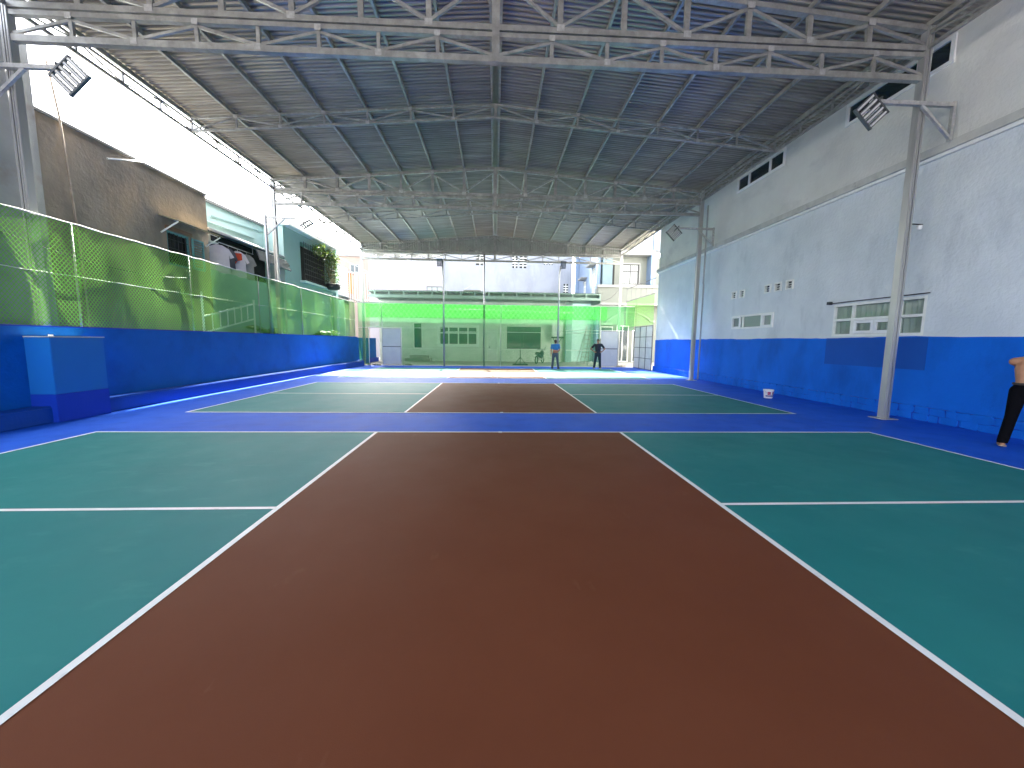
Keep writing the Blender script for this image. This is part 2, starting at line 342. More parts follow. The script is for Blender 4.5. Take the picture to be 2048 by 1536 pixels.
# ------------------------------------------------------------------ ground and courts
g = mk('ground', [(-300, -300, 0), (300, -300, 0), (300, 300, 0), (-300, 300, 0)], [(0, 1, 2, 3)])
tag(link('ground', g, 'concrete_ground', None, (0, 0, -0.02)), kind='structure')
fl = mk('court_floor', [(-8.5, -14, 0), (8.99, -14, 0), (8.99, 24.5, 0), (-8.5, 24.5, 0)], [(0, 1, 2, 3)])
floor = tag(link('court_floor', fl, 'blue_floor'), kind='structure')
def sheet(name, x0, x1, y0, y1, z, mat, parent):
    me = mk(name, [(x0, y0, 0), (x1, y0, 0), (x1, y1, 0), (x0, y1, 0)], [(0, 1, 2, 3)])
    return link(name, me, mat, parent, (0, 0, z))
LH, KH, CW, LW = 6.705, 2.135, 6.1, 0.05
for y0, dx in ((0.48, 0.0), (8.34, 0.06), (16.38, 0.02)):
    y1 = y0 + CW
    c = thing('painted_court', None, None, (dx, y0, 0)); c['kind'] = 'structure'
    WO[c] = Vector((dx, y0, 0)); X = lambda v: v + dx
    sheet('green_zone', X(-LH), X(-KH), y0, y1, 0.004, 'teal_floor', c); sheet('green_zone', X(KH), X(LH), y0, y1, 0.004, 'teal_floor', c)
    sheet('brown_zone', X(-KH), X(KH), y0, y1, 0.004, 'brown_floor', c)
    for yy in (y0, y1 - LW): sheet('painted_line', X(-LH), X(LH), yy, yy+LW, 0.008, 'line_white', c)
    for xx in (-LH, -KH, KH - LW, LH - LW): sheet('painted_line', X(xx), X(xx+LW), y0+LW, y1-LW, 0.008, 'line_white', c)
    ym = (y0+y1)/2
    sheet('painted_line', X(-LH+LW), X(-KH), ym-LW/2, ym+LW/2, 0.008, 'line_white', c)
    sheet('painted_line', X(KH), X(LH-LW), ym-LW/2, ym+LW/2, 0.008, 'line_white', c)
    for yy in (y0+0.02, y1-0.07): box('net_anchor', (X(-0.03), yy-0.02, 0.010), (X(0.03), yy+0.06, 0.016), 'line_white', c)

# ------------------------------------------------------------------ steel canopy
XR0, XL, XR, YT = -0.12, -8.72, 8.30, (7.85, 16.07, 26.05)
ZM, ZB = 7.27, 6.80
zt = lambda x: 8.34 - 0.66*abs(x-XR0)/8.5
can = thing('steel_canopy', 'galvanised steel canopy with corrugated gable roof over the three courts', 'canopy', (XR0, 8, 0))
def truss(y, gable=False):
    t = part('roof_truss', (XR0, y, ZB), can)
    bm_ = lambda n, p, q, w, h, m='steel': beam(n, (p[0], y, p[1]), (q[0], y, q[1]), w, h, m, t)
    bm_('top_chord', (XL, zt(XL)), (XR0, zt(XR0)), 0.09, 0.11); bm_('top_chord', (XR0, zt(XR0)), (XR, zt(XR)), 0.09, 0.11)
    bm_('middle_chord', (XL, ZM+0.06), (XR, ZM+0.06), 0.10, 0.12); bm_('middle_chord', (XL, ZM-0.055), (XR, ZM-0.055), 0.08, 0.09)
    bm_('bottom_chord', (XL, ZB), (XR, ZB), 0.11, 0.10)
    beam('king_post', (XR0, y-0.004, zt(XR0)), (XR0, y-0.004, ZB-0.06), 0.14, 0.13, 'steel', t)
    for X1 in (XL, XR):
        n1 = [XR0 + (X1-XR0)*k/7 for k in range(8)]; n2 = [XR0 + (X1-XR0)*k/8 for k in range(9)]
        for k in range(1, 7): bm_('vertical', (n1[k], ZM+0.11), (n1[k], zt(n1[k])-0.045), 0.10, 0.06)
        for k in range(7):
            za = zt(n1[k])-0.07 if k % 2 == 0 else ZM+0.14; zb = zt(n1[k+1])-0.07 if k % 2 == 1 else ZM+0.14
            bm_('diagonal', (n1[k], za), (n1[k+1], zb), 0.055, 0.05)
        for k in range(1, 8): bm_('vertical', (n2[k], ZB+0.05), (n2[k], ZM-0.10), 0.065, 0.05)
        for k in range(8):
            za = ZB+0.07 if k % 2 == 0 else ZM-0.13; zb = ZB+0.07 if k % 2 == 1 else ZM-0.13
            bm_('diagonal', (n2[k], za), (n2[k+1], zb), 0.05, 0.04)
        for k in range(1, 7):
            z = zt(n1[k])-0.05 if k % 2 == 0 else ZM+0.09
            box('gusset_plate', (n1[k]-0.07, y-0.066, z-0.05), (n1[k]+0.07, y-0.061, z+0.06), 'zinc_paint', t)
        for k in range(1, 8):
            z = ZB+0.02 if k % 2 == 0 else ZM-0.08
            box('gusset_plate', (n2[k]-0.055, y-0.058, z-0.05), (n2[k]+0.055, y-0.053, z+0.05), 'zinc_paint', t)
for y in YT: truss(y)
def light_truss(y):
    t = part('light_truss', (XR0, y, 7.3), can); dz = 0.34
    for X1 in (XL+0.1, XR-0.02):
        nn = [XR0 + (X1-XR0)*k/7 for k in range(8)]
        for off, nm in ((0, 'top_chord'), (-dz, 'bottom_chord')):
            beam(nm, (XR0, y, zt(XR0)+off), (X1, y, zt(X1)+off), 0.05, 0.06, 'steel', t)
        for k in range(1, 8): beam('vertical', (nn[k], y, zt(nn[k])-dz+0.025), (nn[k], y, zt(nn[k])-0.025), 0.045, 0.04, 'steel', t)
        for k in range(7):
            za = zt(nn[k]) - (0.04 if k % 2 == 0 else dz-0.04); zb = zt(nn[k+1]) - (0.04 if k % 2 == 1 else dz-0.04)
            beam('diagonal', (nn[k], y, za), (nn[k+1], y, zb), 0.035, 0.03, 'steel', t)
        for k in range(1, 7): box('gusset_plate', (nn[k]-0.05, y-0.036, zt(nn[k])-(0.05 if k % 2 == 0 else dz+0.03)), (nn[k]+0.05, y-0.032, zt(nn[k])+(0.03 if k % 2 == 0 else 0.05-dz)), 'zinc_paint', t)
    beam('king_post', (XR0, y-0.004, zt(XR0)), (XR0, y-0.004, zt(XR0)-dz-0.03), 0.09, 0.07, 'steel', t)
for y in (11.93, 20.3, 3.8, -0.4, -8.6): light_truss(y)
# purlins
Y0R, Y1R = -9.65, 26.35
for X1 in (XL, XR):
    for k in range(1, 8):
        x = XR0 + (X1-XR0)*k/7
        beam('purlin', (x, Y0R, zt(x)+0.10), (x, Y1R-0.05, zt(x)+0.10), 0.055, 0.10, 'steel', can, side=(0, 0, 1))
for s in (-1, 1): beam('purlin', (XR0+s*0.11, Y0R, zt(XR0)+0.095), (XR0+s*0.11, Y1R-0.05, zt(XR0)+0.095), 0.06, 0.11, 'steel', can, side=(0, 0, 1))
# long eave trusses
for X1, xo in ((XL, 0.06), (XR, -0.03)):
    x = X1+xo; t = part('eave_truss', (x, 16, 7.3), can)
    for a, b in ((Y0R+0.2, YT[0]), (YT[0], YT[1]), (YT[1], YT[2])):
        a += 0.08; b -= 0.08
        beam('bottom_chord', (x, a, 7.33), (x, b, 7.33), 0.05, 0.06, 'steel', t, side=(0, 0, 1))
        beam('top_chord', (x, a, 7.60), (x, b, 7.60), 0.045, 0.05, 'steel', t, side=(0, 0, 1))
        n = round((b-a)/1.03); st = (b-a)/n
        for k in range(n):
            if k: beam('vertical', (x, a+k*st, 7.355), (x, a+k*st, 7.58), 0.04, 0.04, 'steel', t)
            z1, z2 = (7.37, 7.57) if k % 2 == 0 else (7.57, 7.37)
            beam('diagonal', (x, a+k*st, z1), (x, a+(k+1)*st, z2), 0.03, 0.03, 'steel', t, side=(1, 0, 0))
# roof sheets
sl = math.atan(0.66/8.5); PITCH = 0.125
for sgn, xe in ((-1, -8.80), (1, 8.994)):
    Ls = (abs(xe-XR0)-0.09)/math.cos(sl); vs, fs = corrug(Ls, 1.125, PITCH, 0.034)
    c_, s_ = math.cos(sl), math.sin(sl)
    V2 = [(sgn*(x*c_ + z*s_), y, -x*s_ + z*c_) for x, y, z in vs]
    me = mk('roof_sheet', V2, fs)
    k = 0; y = Y0R
    while y < Y1R - 0.3:
        link('roof_sheet', me, 'roof_metal', can, (XR0+sgn*0.09, y, zt(XR0)+0.162+(0.002 if k % 2 else 0))); y += 1.0; k += 1
rc = mk('ridge_cap', [(-0.22, 0, -0.0175), (0, 0, 0), (0.22, 0, -0.0175), (-0.22, 36.0, -0.0175), (0, 36.0, 0), (0.22, 36.0, -0.0175)], [(0, 1, 4, 3), (1, 2, 5, 4)])
link('ridge_cap', rc, 'ridge_green', can, (XR0, Y0R, zt(XR0)+0.215))
# far gable cladding
x = XL
while x < XR - 0.05:
    x1 = min(x+1.05, XR); vs = []; fs = []; xx = x; i = 0
    while xx < x1 - 0.001:
        for f, d in ((0, 0), (0.065, 0), (0.09, 0.025), (0.125, 0.025)):
            q = min(xx+f, x1); vs.append((q-x, d, 7.22)); vs.append((q-x, d, zt(q)+0.14))
        xx += 0.15
    vs.append((x1-x, 0, 7.22)); vs.append((x1-x, 0, zt(x1)+0.14))
    for i in range(len(vs)//2-1): fs.append((2*i, 2*i+2, 2*i+3, 2*i+1))
    link('gable_sheet', mk('gable_sheet', vs, fs), 'gable_metal', can, (x, YT[2]+0.09, 0)); x = x1
# columns
for y in YT:
    for X1, s in ((XL, -1), (XR, 1)):
        cpt = part('column', (X1, y, 0), can)
        w = 0.07
        for e in (-1, 1):
            box('channel', (X1+e*0.006, y-w, 0.02), (X1+e*w, y+w, zt(X1)+0.05), 'column_steel', cpt, 0.006)
            box('channel_lip', (X1+e*0.010, y-w-0.012, 0.02), (X1+e*0.032, y-w+0.001, zt(X1)), 'column_steel', cpt)
        box('batten', (X1-0.055, y-0.045, 0.021), (X1+0.055, y+0.045, zt(X1)+0.03), 'dark_metal', cpt)
        box('base_plate', (X1-0.17, y-0.17, 0.006), (X1+0.17, y+0.17, 0.02), 'zinc_paint', cpt)
# wall flashing at the right eave and gutter
box('flashing', (8.80, Y0R, 7.915), (8.992, 21.6, 7.925), 'steel_bright', can)

# ------------------------------------------------------------------ right building
rb = thing('plastered_building', 'long pale blue plastered building with bright blue dado right of the courts', 'building', (9.5, 8, 0))
wx = 9.0
hol_low = [(12.35, 14.6, 2.13, 2.63), (7.87, 10.12, 1.80, 2.64)] + [(y-0.14, y+0.14, 3.28, 3.55) for y in (14.56, 14.08, 12.74, 12.27, 11.78)]
wall('lower_wall', 'x', wx, -14, 21.6, 0, 5.45, hol_low, 'plaster_blue', rb, 1)
wall('upper_wall', 'x', wx-0.003, -14, 21.6, 5.45, 12.5, [(12.45, 14.8, 7.22, 7.70), (7.95, 10.28, 7.22, 7.70)], 'plaster_upper', rb, 1)
wall('end_wall', 'y', 21.605, 9.004, 19, 0, 12.5, [], 'plaster_upper', rb, -1)
lg = part('ledge', (8.94, 4, 5.42), rb)
yy = -14.0
while yy < 21.6:
    y2 = min(yy+2.9, 21.64); box('coping', (8.88, yy+0.003, 5.47), (8.995, y2-0.003, 5.63), 'ledge_plaster', lg); box('drip', (8.93, yy+0.003, 5.40), (8.996, y2-0.003, 5.467), 'white_frame', lg); yy = y2
# dado with a hand-painted wavy upper edge
ys = [-14 + k*0.2 for k in range(178)] + [21.605]; vs = []; fs = []
for i, y in enumerate(ys):
    z = 1.765 + 0.012*math.sin(y*1.7) + random.uniform(-0.008, 0.008)
    vs += [(-0.006, y, 0), (-0.006, y, z), (0.0, y, z)]
    if i: k = 3*i; fs += [(k-3, k, k+1, k-2), (k-2, k+1, k+2, k-1)]
link('dado', mk('dado', vs, fs), 'blue_wall', rb, (wx-0.002, 0, 0))
box('repainted_patch', (wx-0.012, 7.75, 1.06), (wx-0.0085, 10.25, 1.755), 'blue_wall_patch', rb)
# stone plinth
pl = part('stone_plinth', (8.9, 8, 0), rb)
box('plinth_core', (8.93, -14, 0), (8.985, 21.6, 0.29), 'blue_dark', pl)
STN = []
for s in range(8):
    bm = bmesh.new(); bmesh.ops.create_cube(bm, size=1.0); bmesh.ops.bevel(bm, geom=bm.edges[:], offset=0.14, segments=1, affect='EDGES')
    for v in bm.verts: v.co += Vector((random.uniform(-.12, .06), random.uniform(-.07, .07), random.uniform(-.10, .10)))
    me = bpy.data.meshes.new('stone'); bm.to_mesh(me); bm.free(); me.materials.append(MT['blue_wall']); STN.append(me)
for row in range(2):
    y = 1.6 + row*0.1
    while y < 21.5:
        L = random.uniform(0.17, 0.36); o = link('stone', random.choice(STN), None, pl, (8.94, y+L/2, 0.075+row*0.145))
        o.scale = (0.045, L*1.0, 0.150); y += L
# windows
for y0, y1 in ((12.45, 14.8), (7.95, 10.28)): window('x', wx-0.004, y0-0.03, y1+0.03, 7.19, 7.73, (0.28, 0.72), rb, 1, 'glass_dark', 0.075, mat='white_paint')
window('x', wx+0.04, 12.35, 14.6, 2.13, 2.63, (0.24, 0.72), rb, 1, 'glass_frost', 0.06)
for a, b in ((14.06, 14.58), (12.38, 12.95)): wframe('x', wx-0.012, a, b, 2.15, 2.61, 0.075, 0.04, 'white_paint', rb, 'sash')
w = part('window', (9.05, 9, 1.8), rb)
wframe('x', wx+0.04, 7.87, 10.12, 1.80, 2.64, 0.06, 0.08, 'white_frame', w)
for y in (8.42, 9.56): wpane('mullion', 'x', wx+0.04, y-0.035, y+0.035, 1.86, 2.58, 'white_frame', w, 0.075)
for a, b in ((7.93, 8.385), (8.455, 9.525), (9.595, 10.06)):
    wpane('transom', 'x', wx+0.04, a, b, 2.20, 2.26, 'white_frame', w, 0.07)
    wpane('pane', 'x', wx+0.05, a, b, 1.86, 2.20, 'glass', w, 0.006); wpane('pane', 'x', wx+0.05, a, b, 2.26, 2.58, 'glass', w, 0.006)
wframe('x', wx+0.02, 8.46, 8.985, 1.865, 2.195, 0.07, 0.03, 'white_paint', w, 'sash'); wframe('x', wx+0.02, 8.995, 9.52, 1.865, 2.195, 0.07, 0.03, 'white_paint', w, 'sash')
vs = []; fs = []
for i in range(121):
    y = 7.87 + 2.25*i/120; d = 0.022*math.sin(i*0.9) + 0.012*math.sin(i*0.37); vs += [(d, y, 1.8), (d, y, 2.64)]
    if i: fs.append((2*i-2, 2*i, 2*i+1, 2*i-1))
link('curtain', mk('curtain', vs, fs), 'curtain_white', w, (9.11, 0, 0)); box('backing', (9.3, 7.6, 1.6), (9.32, 10.4, 2.9), 'dark_void', w)
tube('curtain_rod', [(8.955, 7.8, 2.68), (8.955, 10.2, 2.68)], 0.012, 'dark_metal', w, 6)
box('rod_bracket', (8.9, 10.18, 2.65), (8.995, 10.26, 2.73), 'dark_metal', w)
for y in (14.56, 14.08, 12.74, 12.27, 11.78):
    v = part('vent', (wx, y, 3.28), rb)
    wframe('x', wx-0.005, y-0.15, y+0.15, 3.27, 3.56, 0.045, 0.06, 'white_frame', v)
    for k in range(2): wpane('slat', 'x', wx+0.01, y-0.105, y+0.105, 3.365+k*0.07, 3.385+k*0.07, 'white_frame', v, 0.05)
    wpane('backing', 'x', wx+0.08, y-0.14, y+0.14, 3.28, 3.55, 'dark_void', v, 0.02)
tag(tube('downpipe', [(8.62, 16.12, 0.05), (8.62, 16.12, 4.0), (8.60, 16.12, 4.1), (8.60, 16.12, 7.2)], 0.035, 'pipe_grey'), 'thin grey downpipe beside the second right-hand column', 'pipe')
d = thing('wall_camera', 'small white camera on a bracket beside the near right column', 'camera', (8.55, 7.95, 4.05))
tube('bracket', [(8.36, 7.9, 4.07), (8.72, 7.9, 4.07)], 0.012, 'dark_metal', d); lathe('dome', [(0.0, -0.07), (0.035, -0.06), (0.05, -0.02), (0.05, 0.02), (0.0, 0.025)], (8.66, 7.9, 4.03), 'white_paint', d)

# ------------------------------------------------------------------ left boundary wall, box, nets
lw = thing('boundary_wall', 'low bright blue masonry wall with a stepped footing along the left side', 'wall', (-8.6, 8, 0))
box('panel', (-8.72, -14, 0), (-8.5, 24.2, 1.74), 'blue_left_shade', lw); box('footing', (-8.498, -14, 0.001), (-8.14, 24.25, 0.30), 'blue_foot', lw, 0.02)
box('coping', (-8.73, -14, 1.742), (-8.49, 24.2, 1.765), 'blue_dark', lw)
lw2 = thing('return_wall', 'short blue wall section beyond the corner gate on the far left', 'wall', (-9, 26, 0))
box('panel', (-9.15, 24.25, 0), (-8.98, 29.5, 1.72), 'blue_left_shade', lw2); box('footing', (-8.978, 24.3, 0.001), (-8.80, 29.5, 0.30), 'blue_dark', lw2, 0.02)
bx = thing('masonry_box', 'blue painted masonry box with darker base against the left wall', 'box', (-8.3, 7.8, 0))
box('body', (-8.497, 7.3, 0.52), (-8.05, 8.26, 1.55), 'blue_box', bx, 0.008); box('base', (-8.497, 7.295, 0.002), (-8.045, 8.265, 0.519), 'blue_dark', bx, 0.006)
box('lid', (-8.49, 7.29, 1.552), (-8.04, 8.27, 1.572), 'ledge_plaster', bx); box('mortar_lump', (-8.2, 7.42, 1.574), (-8.16, 7.47, 1.60), 'white_paint', bx)
def net_sheet(name, P, Q, z0, z1, mat, parent, wob, nrm, seed=0, sag=0.03):
    P = Vector(P); Q = Vector(Q); n = max(4, int((Q-P).length/0.22)); mz = max(3, int((z1-z0)/0.2)); vs = []; fs = []
    rnd = random.Random(seed); ph = [rnd.uniform(0, 6.28) for _ in range(6)]
    for i in range(n+1):
        for j in range(mz+1):
            t = i/n; q = j/mz; p = P.lerp(Q, t); L = t*(Q-P).length; z = z0 + (z1-z0)*q
            edge = math.sin(math.pi*min(1, max(0, q)))**0.6
            d = wob*(0.5*math.sin(L*1.9+ph[0]+q*1.3) + 0.35*math.sin(L*4.1+ph[1]-q*2.6) + 0.3*math.sin(q*5+ph[2]+L*0.8) + 0.2*math.sin(L*8.7+ph[4]+q*4.0) + 0.12*math.sin(L*15+ph[5]-q*9))*(0.35+0.65*edge)
            if j == mz: z -= sag*abs(math.sin(math.pi*t*3+ph[3]))
            vs.append(p + Vector(nrm)*d + Vector((0, 0, z)))
    for i in range(n):
        for j in range(mz): a = i*(mz+1)+j; fs.append((a, a+mz+1, a+mz+2, a+1))
    o = Vector(vs[0]); return link(name, mk(name, [v-o for v in vs], fs), mat, parent, o, smooth=True)
nf = thing('net_fence', 'green mesh net stretched above the left blue wall', 'net', (-8.6, 8, 1.77))
py = [-0.8, 2.3, 5.4, 8.45, 11.45, 14.6, 17.7, 20.8, 24.15]
for i, y in enumerate(py):
    if y > 2: tube('post', [(-8.64, y, 1.766), (-8.64, y, 3.84)], 0.017, 'steel', nf)
    if i: net_sheet('net_panel', (-8.60, py[i-1], 0), (-8.60, y, 0), 1.78, 3.83, 'net_left', nf, 0.05, (1, 0, 0), i)
def cord(y0, y1, x, z, r, amp, seed):
    rnd = random.Random(seed); n = int((y1-y0)/0.25); return tube('cord', [(x+rnd.uniform(-.01, .01), y0+(y1-y0)*i/n, z+amp*rnd.uniform(-1, 1)) for i in range(n+1)], r, 'rope_white', nf, 6)
cord(2, 24.2, -8.60, 3.82, 0.015, 0.014, 1); cord(2, 24.2, -8.625, 2.78, 0.008, 0.008, 2)

bf = thing('back_net', 'tall green mesh net closing off the far end of the courts', 'net', (0, 24.6, 0))
YB = 24.6
for k, (a, b, z0, z1) in enumerate(((-5.93, -0.8, 0.03, 3.86), (-0.8, 6.66, 0.03, 3.88), (-8.58, -5.93, 2.36, 3.86), (-8.58, -7.95, 0.05, 2.34), (6.66, 8.82, 2.36, 3.90))):
    net_sheet('net_panel', (a, YB, 0), (b, YB, 0), z0, z1, 'net_green', bf, 0.03, (0, 1, 0), 20+k, 0.02)
net_sheet('net_band', (-8.1, YB+0.06, 0), (7.05, YB+0.06, 0), 2.98, 3.85, 'net_band', bf, 0.025, (0, 1, 0), 31, 0.01)
rnd = random.Random(5)
tube('cord', [(-8.6+17.4*i/60, YB-0.01, 3.87+rnd.uniform(-.012, .012)) for i in range(61)], 0.03, 'rope_white', bf, 6)
for x, h in ((-7.95, 2.36), (-7.12, 3.84), (-5.93, 2.4), (0.28, 3.86), (6.62, 3.86)): tube('post', [(x, YB+0.03, 0), (x, YB+0.03, h)], 0.025, 'white_frame', bf)
for a, b, z in ((-8.55, -3.35, 2.36), (-3.2, 6.7, 2.16), (3.95, 8.2, 2.33), (-5.9, 6.6, 1.07)): tube('rail', [(a, YB+0.045, z), (b, YB+0.045, z)], 0.018, 'white_frame', bf, 6)
tag(tube('tall_pole', [(-0.78, YB+0.12, 0), (-0.78, YB+0.12, 6.95)], 0.055, 'steel_bright'), 'tall plain steel pole rising at the middle of the far net', 'pole')

def gate(x0, x1, label):
    t = thing('sheet_gate', label, 'gate', ((x0+x1)/2, YB-0.05, 0), group='sheet gates in the far net')
    wframe('y', YB-0.06, x0, x1, 0.04, 2.30, 0.03, 0.04, 'zinc_paint', t)
    for z0, z1 in ((0.073, 1.155), (1.205, 2.267)): box('panel', (x0+0.032, YB-0.068, z0), (x1-0.032, YB-0.052, z1), 'panel_white', t)
    box('middle_rail', (x0+0.032, YB-0.08, 1.157), (x1-0.032, YB-0.045, 1.203), 'lamp_grey', t)
gate(-7.1, -5.95, 'white sheet metal gate near the far left corner')
gate(6.67, 7.80, 'white sheet metal gate behind the man with hands on hips')
ps = thing('panel_screen', 'white panel screen with dark grid bars beside the right building', 'screen', (8.85, 23, 0))
ya = [21.66 + k*(24.45-21.66)/3 for k in range(4)]; za = [0.03 + k*0.635 for k in range(5)]
for i in range(3):
    for j in range(4): box('panel', (8.84, ya[i]+0.017, za[j]+0.017), (8.852, ya[i+1]-0.017, za[j+1]-0.017), 'panel_white', ps)
for y in ya: box('upright', (8.82, y-0.015, 0.0), (8.86, y+0.015, 2.60), 'lamp_grey', ps)
for j in range(5):
    for i in range(3): box('crossbar', (8.825, ya[i]+0.0155, za[j]-0.015), (8.858, ya[i+1]-0.0155, za[j]+0.015), 'lamp_grey', ps)
rn = thing('side_net', 'green mesh net hung above the white panel screen', 'net', (8.85, 23, 2.6))
net_sheet('net_panel', (8.85, 21.65, 0), (8.85, 26.3, 0), 2.62, 4.33, 'net_left', rn, 0.02, (1, 0, 0), 40)
tube('top_rail', [(8.85, 21.65, 4.35), (8.85, 26.4, 4.35)], 0.02, 'lamp_grey', rn, 6); tube('upright', [(8.88, 24.45, 2.6), (8.88, 24.45, 4.35)], 0.02, 'lamp_grey', rn, 6)
rr_ = thing('grey_railing', 'thin grey railing above the side net on the right', 'railing', (8.85, 23, 4.4))
tube('top_rail', [(8.87, 21.65, 5.2), (8.87, 26.4, 5.2)], 0.02, 'lamp_grey', rr_, 6)
for k in range(6): y = 22.1 + k*0.85; tube('baluster', [(8.87, y, 4.37), (8.87, y, 5.2)], 0.014, 'lamp_grey', rr_, 6)

# ------------------------------------------------------------------ floodlights
def led_panel(t, C, xa, ya_, size=(0.40, 0.42), nb=5):
    """LED flood head: bars side by side on a back frame; xa, ya_ = in-plane axes"""
    xa = Vector(xa).normalized(); ya_ = Vector(ya_); ya_ = (ya_ - xa*ya_.dot(xa)).normalized(); nz = xa.cross(ya_); C = Vector(C); w, h = size
    bw = w/nb
    for i in range(nb):
        c = C + xa*(-w/2 + bw*(i+0.5))
        beam('led_bar', c - ya_*h/2, c + ya_*h/2, bw*0.72, 0.035, 'lamp_grey', t, side=nz)
        beam('lens', c - ya_*h*0.46 - nz*0.02, c + ya_*h*0.46 - nz*0.02, bw*0.34, 0.006, 'lamp_lens', t, side=nz)
        for k in range(5):
            p = c + ya_*(h*(-0.4+0.2*k)) + nz*0.035
            beam('fin', p - xa*bw*0.33, p + xa*bw*0.33, 0.006, 0.035, 'lamp_grey', t, side=nz)
    for s in (-1, 1):
        p = C + ya_*(s*h*0.5); beam('end_frame', p - xa*w/2, p + xa*w/2, 0.03, 0.06, 'lamp_grey', t, side=nz)
    return C, nz
def wall_flood(label, xw, xtip, y, z, s, C, xa, ya):
    t = thing('floodlight', label, 'floodlight', (xw, y, z), group='floodlights around the courts')
    beam('arm', (xw, y, z), (xtip, y, z), 0.07, 0.07, 'zinc_paint', t)
    beam('wall_bracket', (xw-s*0.0, y, z+0.06), (xw, y, z-0.66), 0.06, 0.06, 'zinc_paint', t)
    beam('brace', (xw, y, z-0.62), (xw+s*0.66, y, z-0.03), 0.05, 0.05, 'zinc_paint', t)
    C = Vector(C)
    beam('stirrup', (xtip-s*0.04, y, z+0.09), C + Vector((0, 0, 0.06)), 0.02, 0.06, 'lamp_grey', t)
    beam('stirrup', (xtip-s*0.04, y, z-0.03), (xtip-s*0.04, y, z+0.10), 0.02, 0.06, 'lamp_grey', t)
    led_panel(t, C, xa, ya, (0.50, 0.42))
wall_flood('floodlight on a braced arm at the near left column', -9.05, -7.80, 7.72, 6.27, 1, (-7.58, 7.66, 6.11), (.36, 0, .34), (.33, .02, -.17))
wall_flood('floodlight on a braced arm at the near right wall', 8.86, 7.32, 7.72, 6.27, -1, (7.13, 7.66, 6.06), (.39, 0, -.38), (-.26, .02, -.19))
wall_flood('floodlight on a braced arm at the middle right column', 8.80, 7.30, 15.95, 6.22, -1, (7.13, 15.9, 6.03), (.36, 0, -.36), (-.24, .02, -.16))
t = thing('floodlight', 'floodlight on twin posts by the satellite dishes at left', 'floodlight', (-8.8, 15.7, 1.77), group='floodlights around the courts')
tube('post', [(-8.80, 15.6, 1.2), (-8.80, 15.6, 6.22)], 0.06, 'steel_bright', t)
beam('arm', (-8.80, 15.6, 6.16), (-7.40, 15.6, 6.11), 0.06, 0.06, 'zinc_paint', t); beam('brace', (-8.78, 15.6, 5.5), (-8.1, 15.6, 6.1), 0.05, 0.05, 'zinc_paint', t)
beam('stirrup', (-7.40, 15.6, 6.25), (-7.40, 15.6, 5.95), 0.03, 0.05, 'lamp_grey', t); led_panel(t, (-7.28, 15.6, 5.92), (0.8, 0.1, 0.5), (0.3, -0.8, 0.2), (0.46, 0.36))
for x, s, label in ((-3.27, -1, 'floodlight on a tall pole left of centre at the far net'), (3.90, 1, 'floodlight on a tall pole behind the man in blue')):
    t = thing('floodlight', label, 'floodlight', (x, YB-0.12, 0), group='floodlights around the courts'); y = YB-0.14
    tube('pole', [(x, y, 0), (x, y, 5.7), (x+s*0.03, y, 5.95), (x+s*0.09, y, 6.25)] if s > 0 else [(x, y, 0), (x, y, 5.5), (x-0.05, y, 5.75), (x-0.05, y, 6.5)], 0.05, 'steel_bright', t)
    box('base_plate', (x-0.12, y-0.12, 0.002), (x+0.12, y+0.12, 0.015), 'zinc_paint', t)
    led_panel(t, (x+s*0.22, y-0.05, 6.33), (1, 0, 0), (0.12*s, -0.35, 0.75), (0.34, 0.42), 4)

# ------------------------------------------------------------------ neighbours on the left
bh = thing('brown_house', 'weathered brown concrete house wall rising above the left net', 'house', (-11, 11, 0))
wall('wall', 'x', -9.6, 8.9, 13.66, 0, 6.2, [(12.0, 12.85, 3.7, 4.68)], 'brown_concrete', bh, -1, 0.2)
wall('end_wall', 'y', 13.665, -14, -9.604, 0, 6.2, [], 'brown_concrete', bh, -1)
wall('end_wall', 'y', 8.895, -14, -9.604, 0, 6.2, [], 'brown_concrete', bh, 1)
box('corner_strip', (-9.62, 8.78, 0), (-9.55, 8.895, 6.18), 'edge_brown', bh); box('coping', (-9.9, 8.9, 6.203), (-9.56, 13.7, 6.26), 'roof_grey', bh)
w = part('window', (-9.6, 12.4, 3.7), bh)
wframe('x', -9.66, 12.0, 12.85, 3.7, 4.68, 0.06, 0.06, 'teal_shutter', w)
for k in range(5): y = 12.14 + k*0.145; tube('bar', [(-9.63, y, 3.75), (-9.63, y, 4.63)], 0.01, 'dark_metal', w, 6)
for k in range(3): z = 3.95 + k*0.25; tube('bar', [(-9.635, 12.05, z), (-9.635, 12.8, z)], 0.01, 'dark_metal', w, 6)
wpane('backing', 'x', -9.76, 12.0, 12.85, 3.7, 4.68, 'dark_void', w, 0.02); box('lintel', (-9.598, 11.95, 4.70), (-9.56, 12.92, 4.80), 'wood_brown', w)
sh = part('shutter', (-9.57, 12.9, 3.7), bh); wframe('x', -9.56, 12.88, 13.36, 3.72, 4.66, 0.05, 0.04, 'teal_shutter', sh)
for k in range(11): z = 3.79 + k*0.077; beam('slat', (-9.56, 12.93, z), (-9.56, 13.31, z), 0.05, 0.012, 'teal_shutter', sh, side=(0.5, 0, 0.8))
hd = part('hood', (-9.5, 12.5, 4.85), bh)
me = mk('hood', [(0, 11.75, 5.02), (0.55, 11.72, 4.86), (0.55, 13.62, 4.86), (0, 13.6, 5.02), (0, 11.75, 5.04), (0.55, 11.72, 4.88), (0.55, 13.62, 4.88), (0, 13.6, 5.04)], BOXF); link('sheet', me, 'hood_yellow', hd, (-9.597, 0, 0))
beam('brace', (-9.59, 11.8, 4.55), (-9.1, 11.8, 4.85), 0.03, 0.03, 'white_frame', hd); beam('brace', (-9.59, 13.5, 4.55), (-9.1, 13.5, 4.85), 0.03, 0.03, 'white_frame', hd)
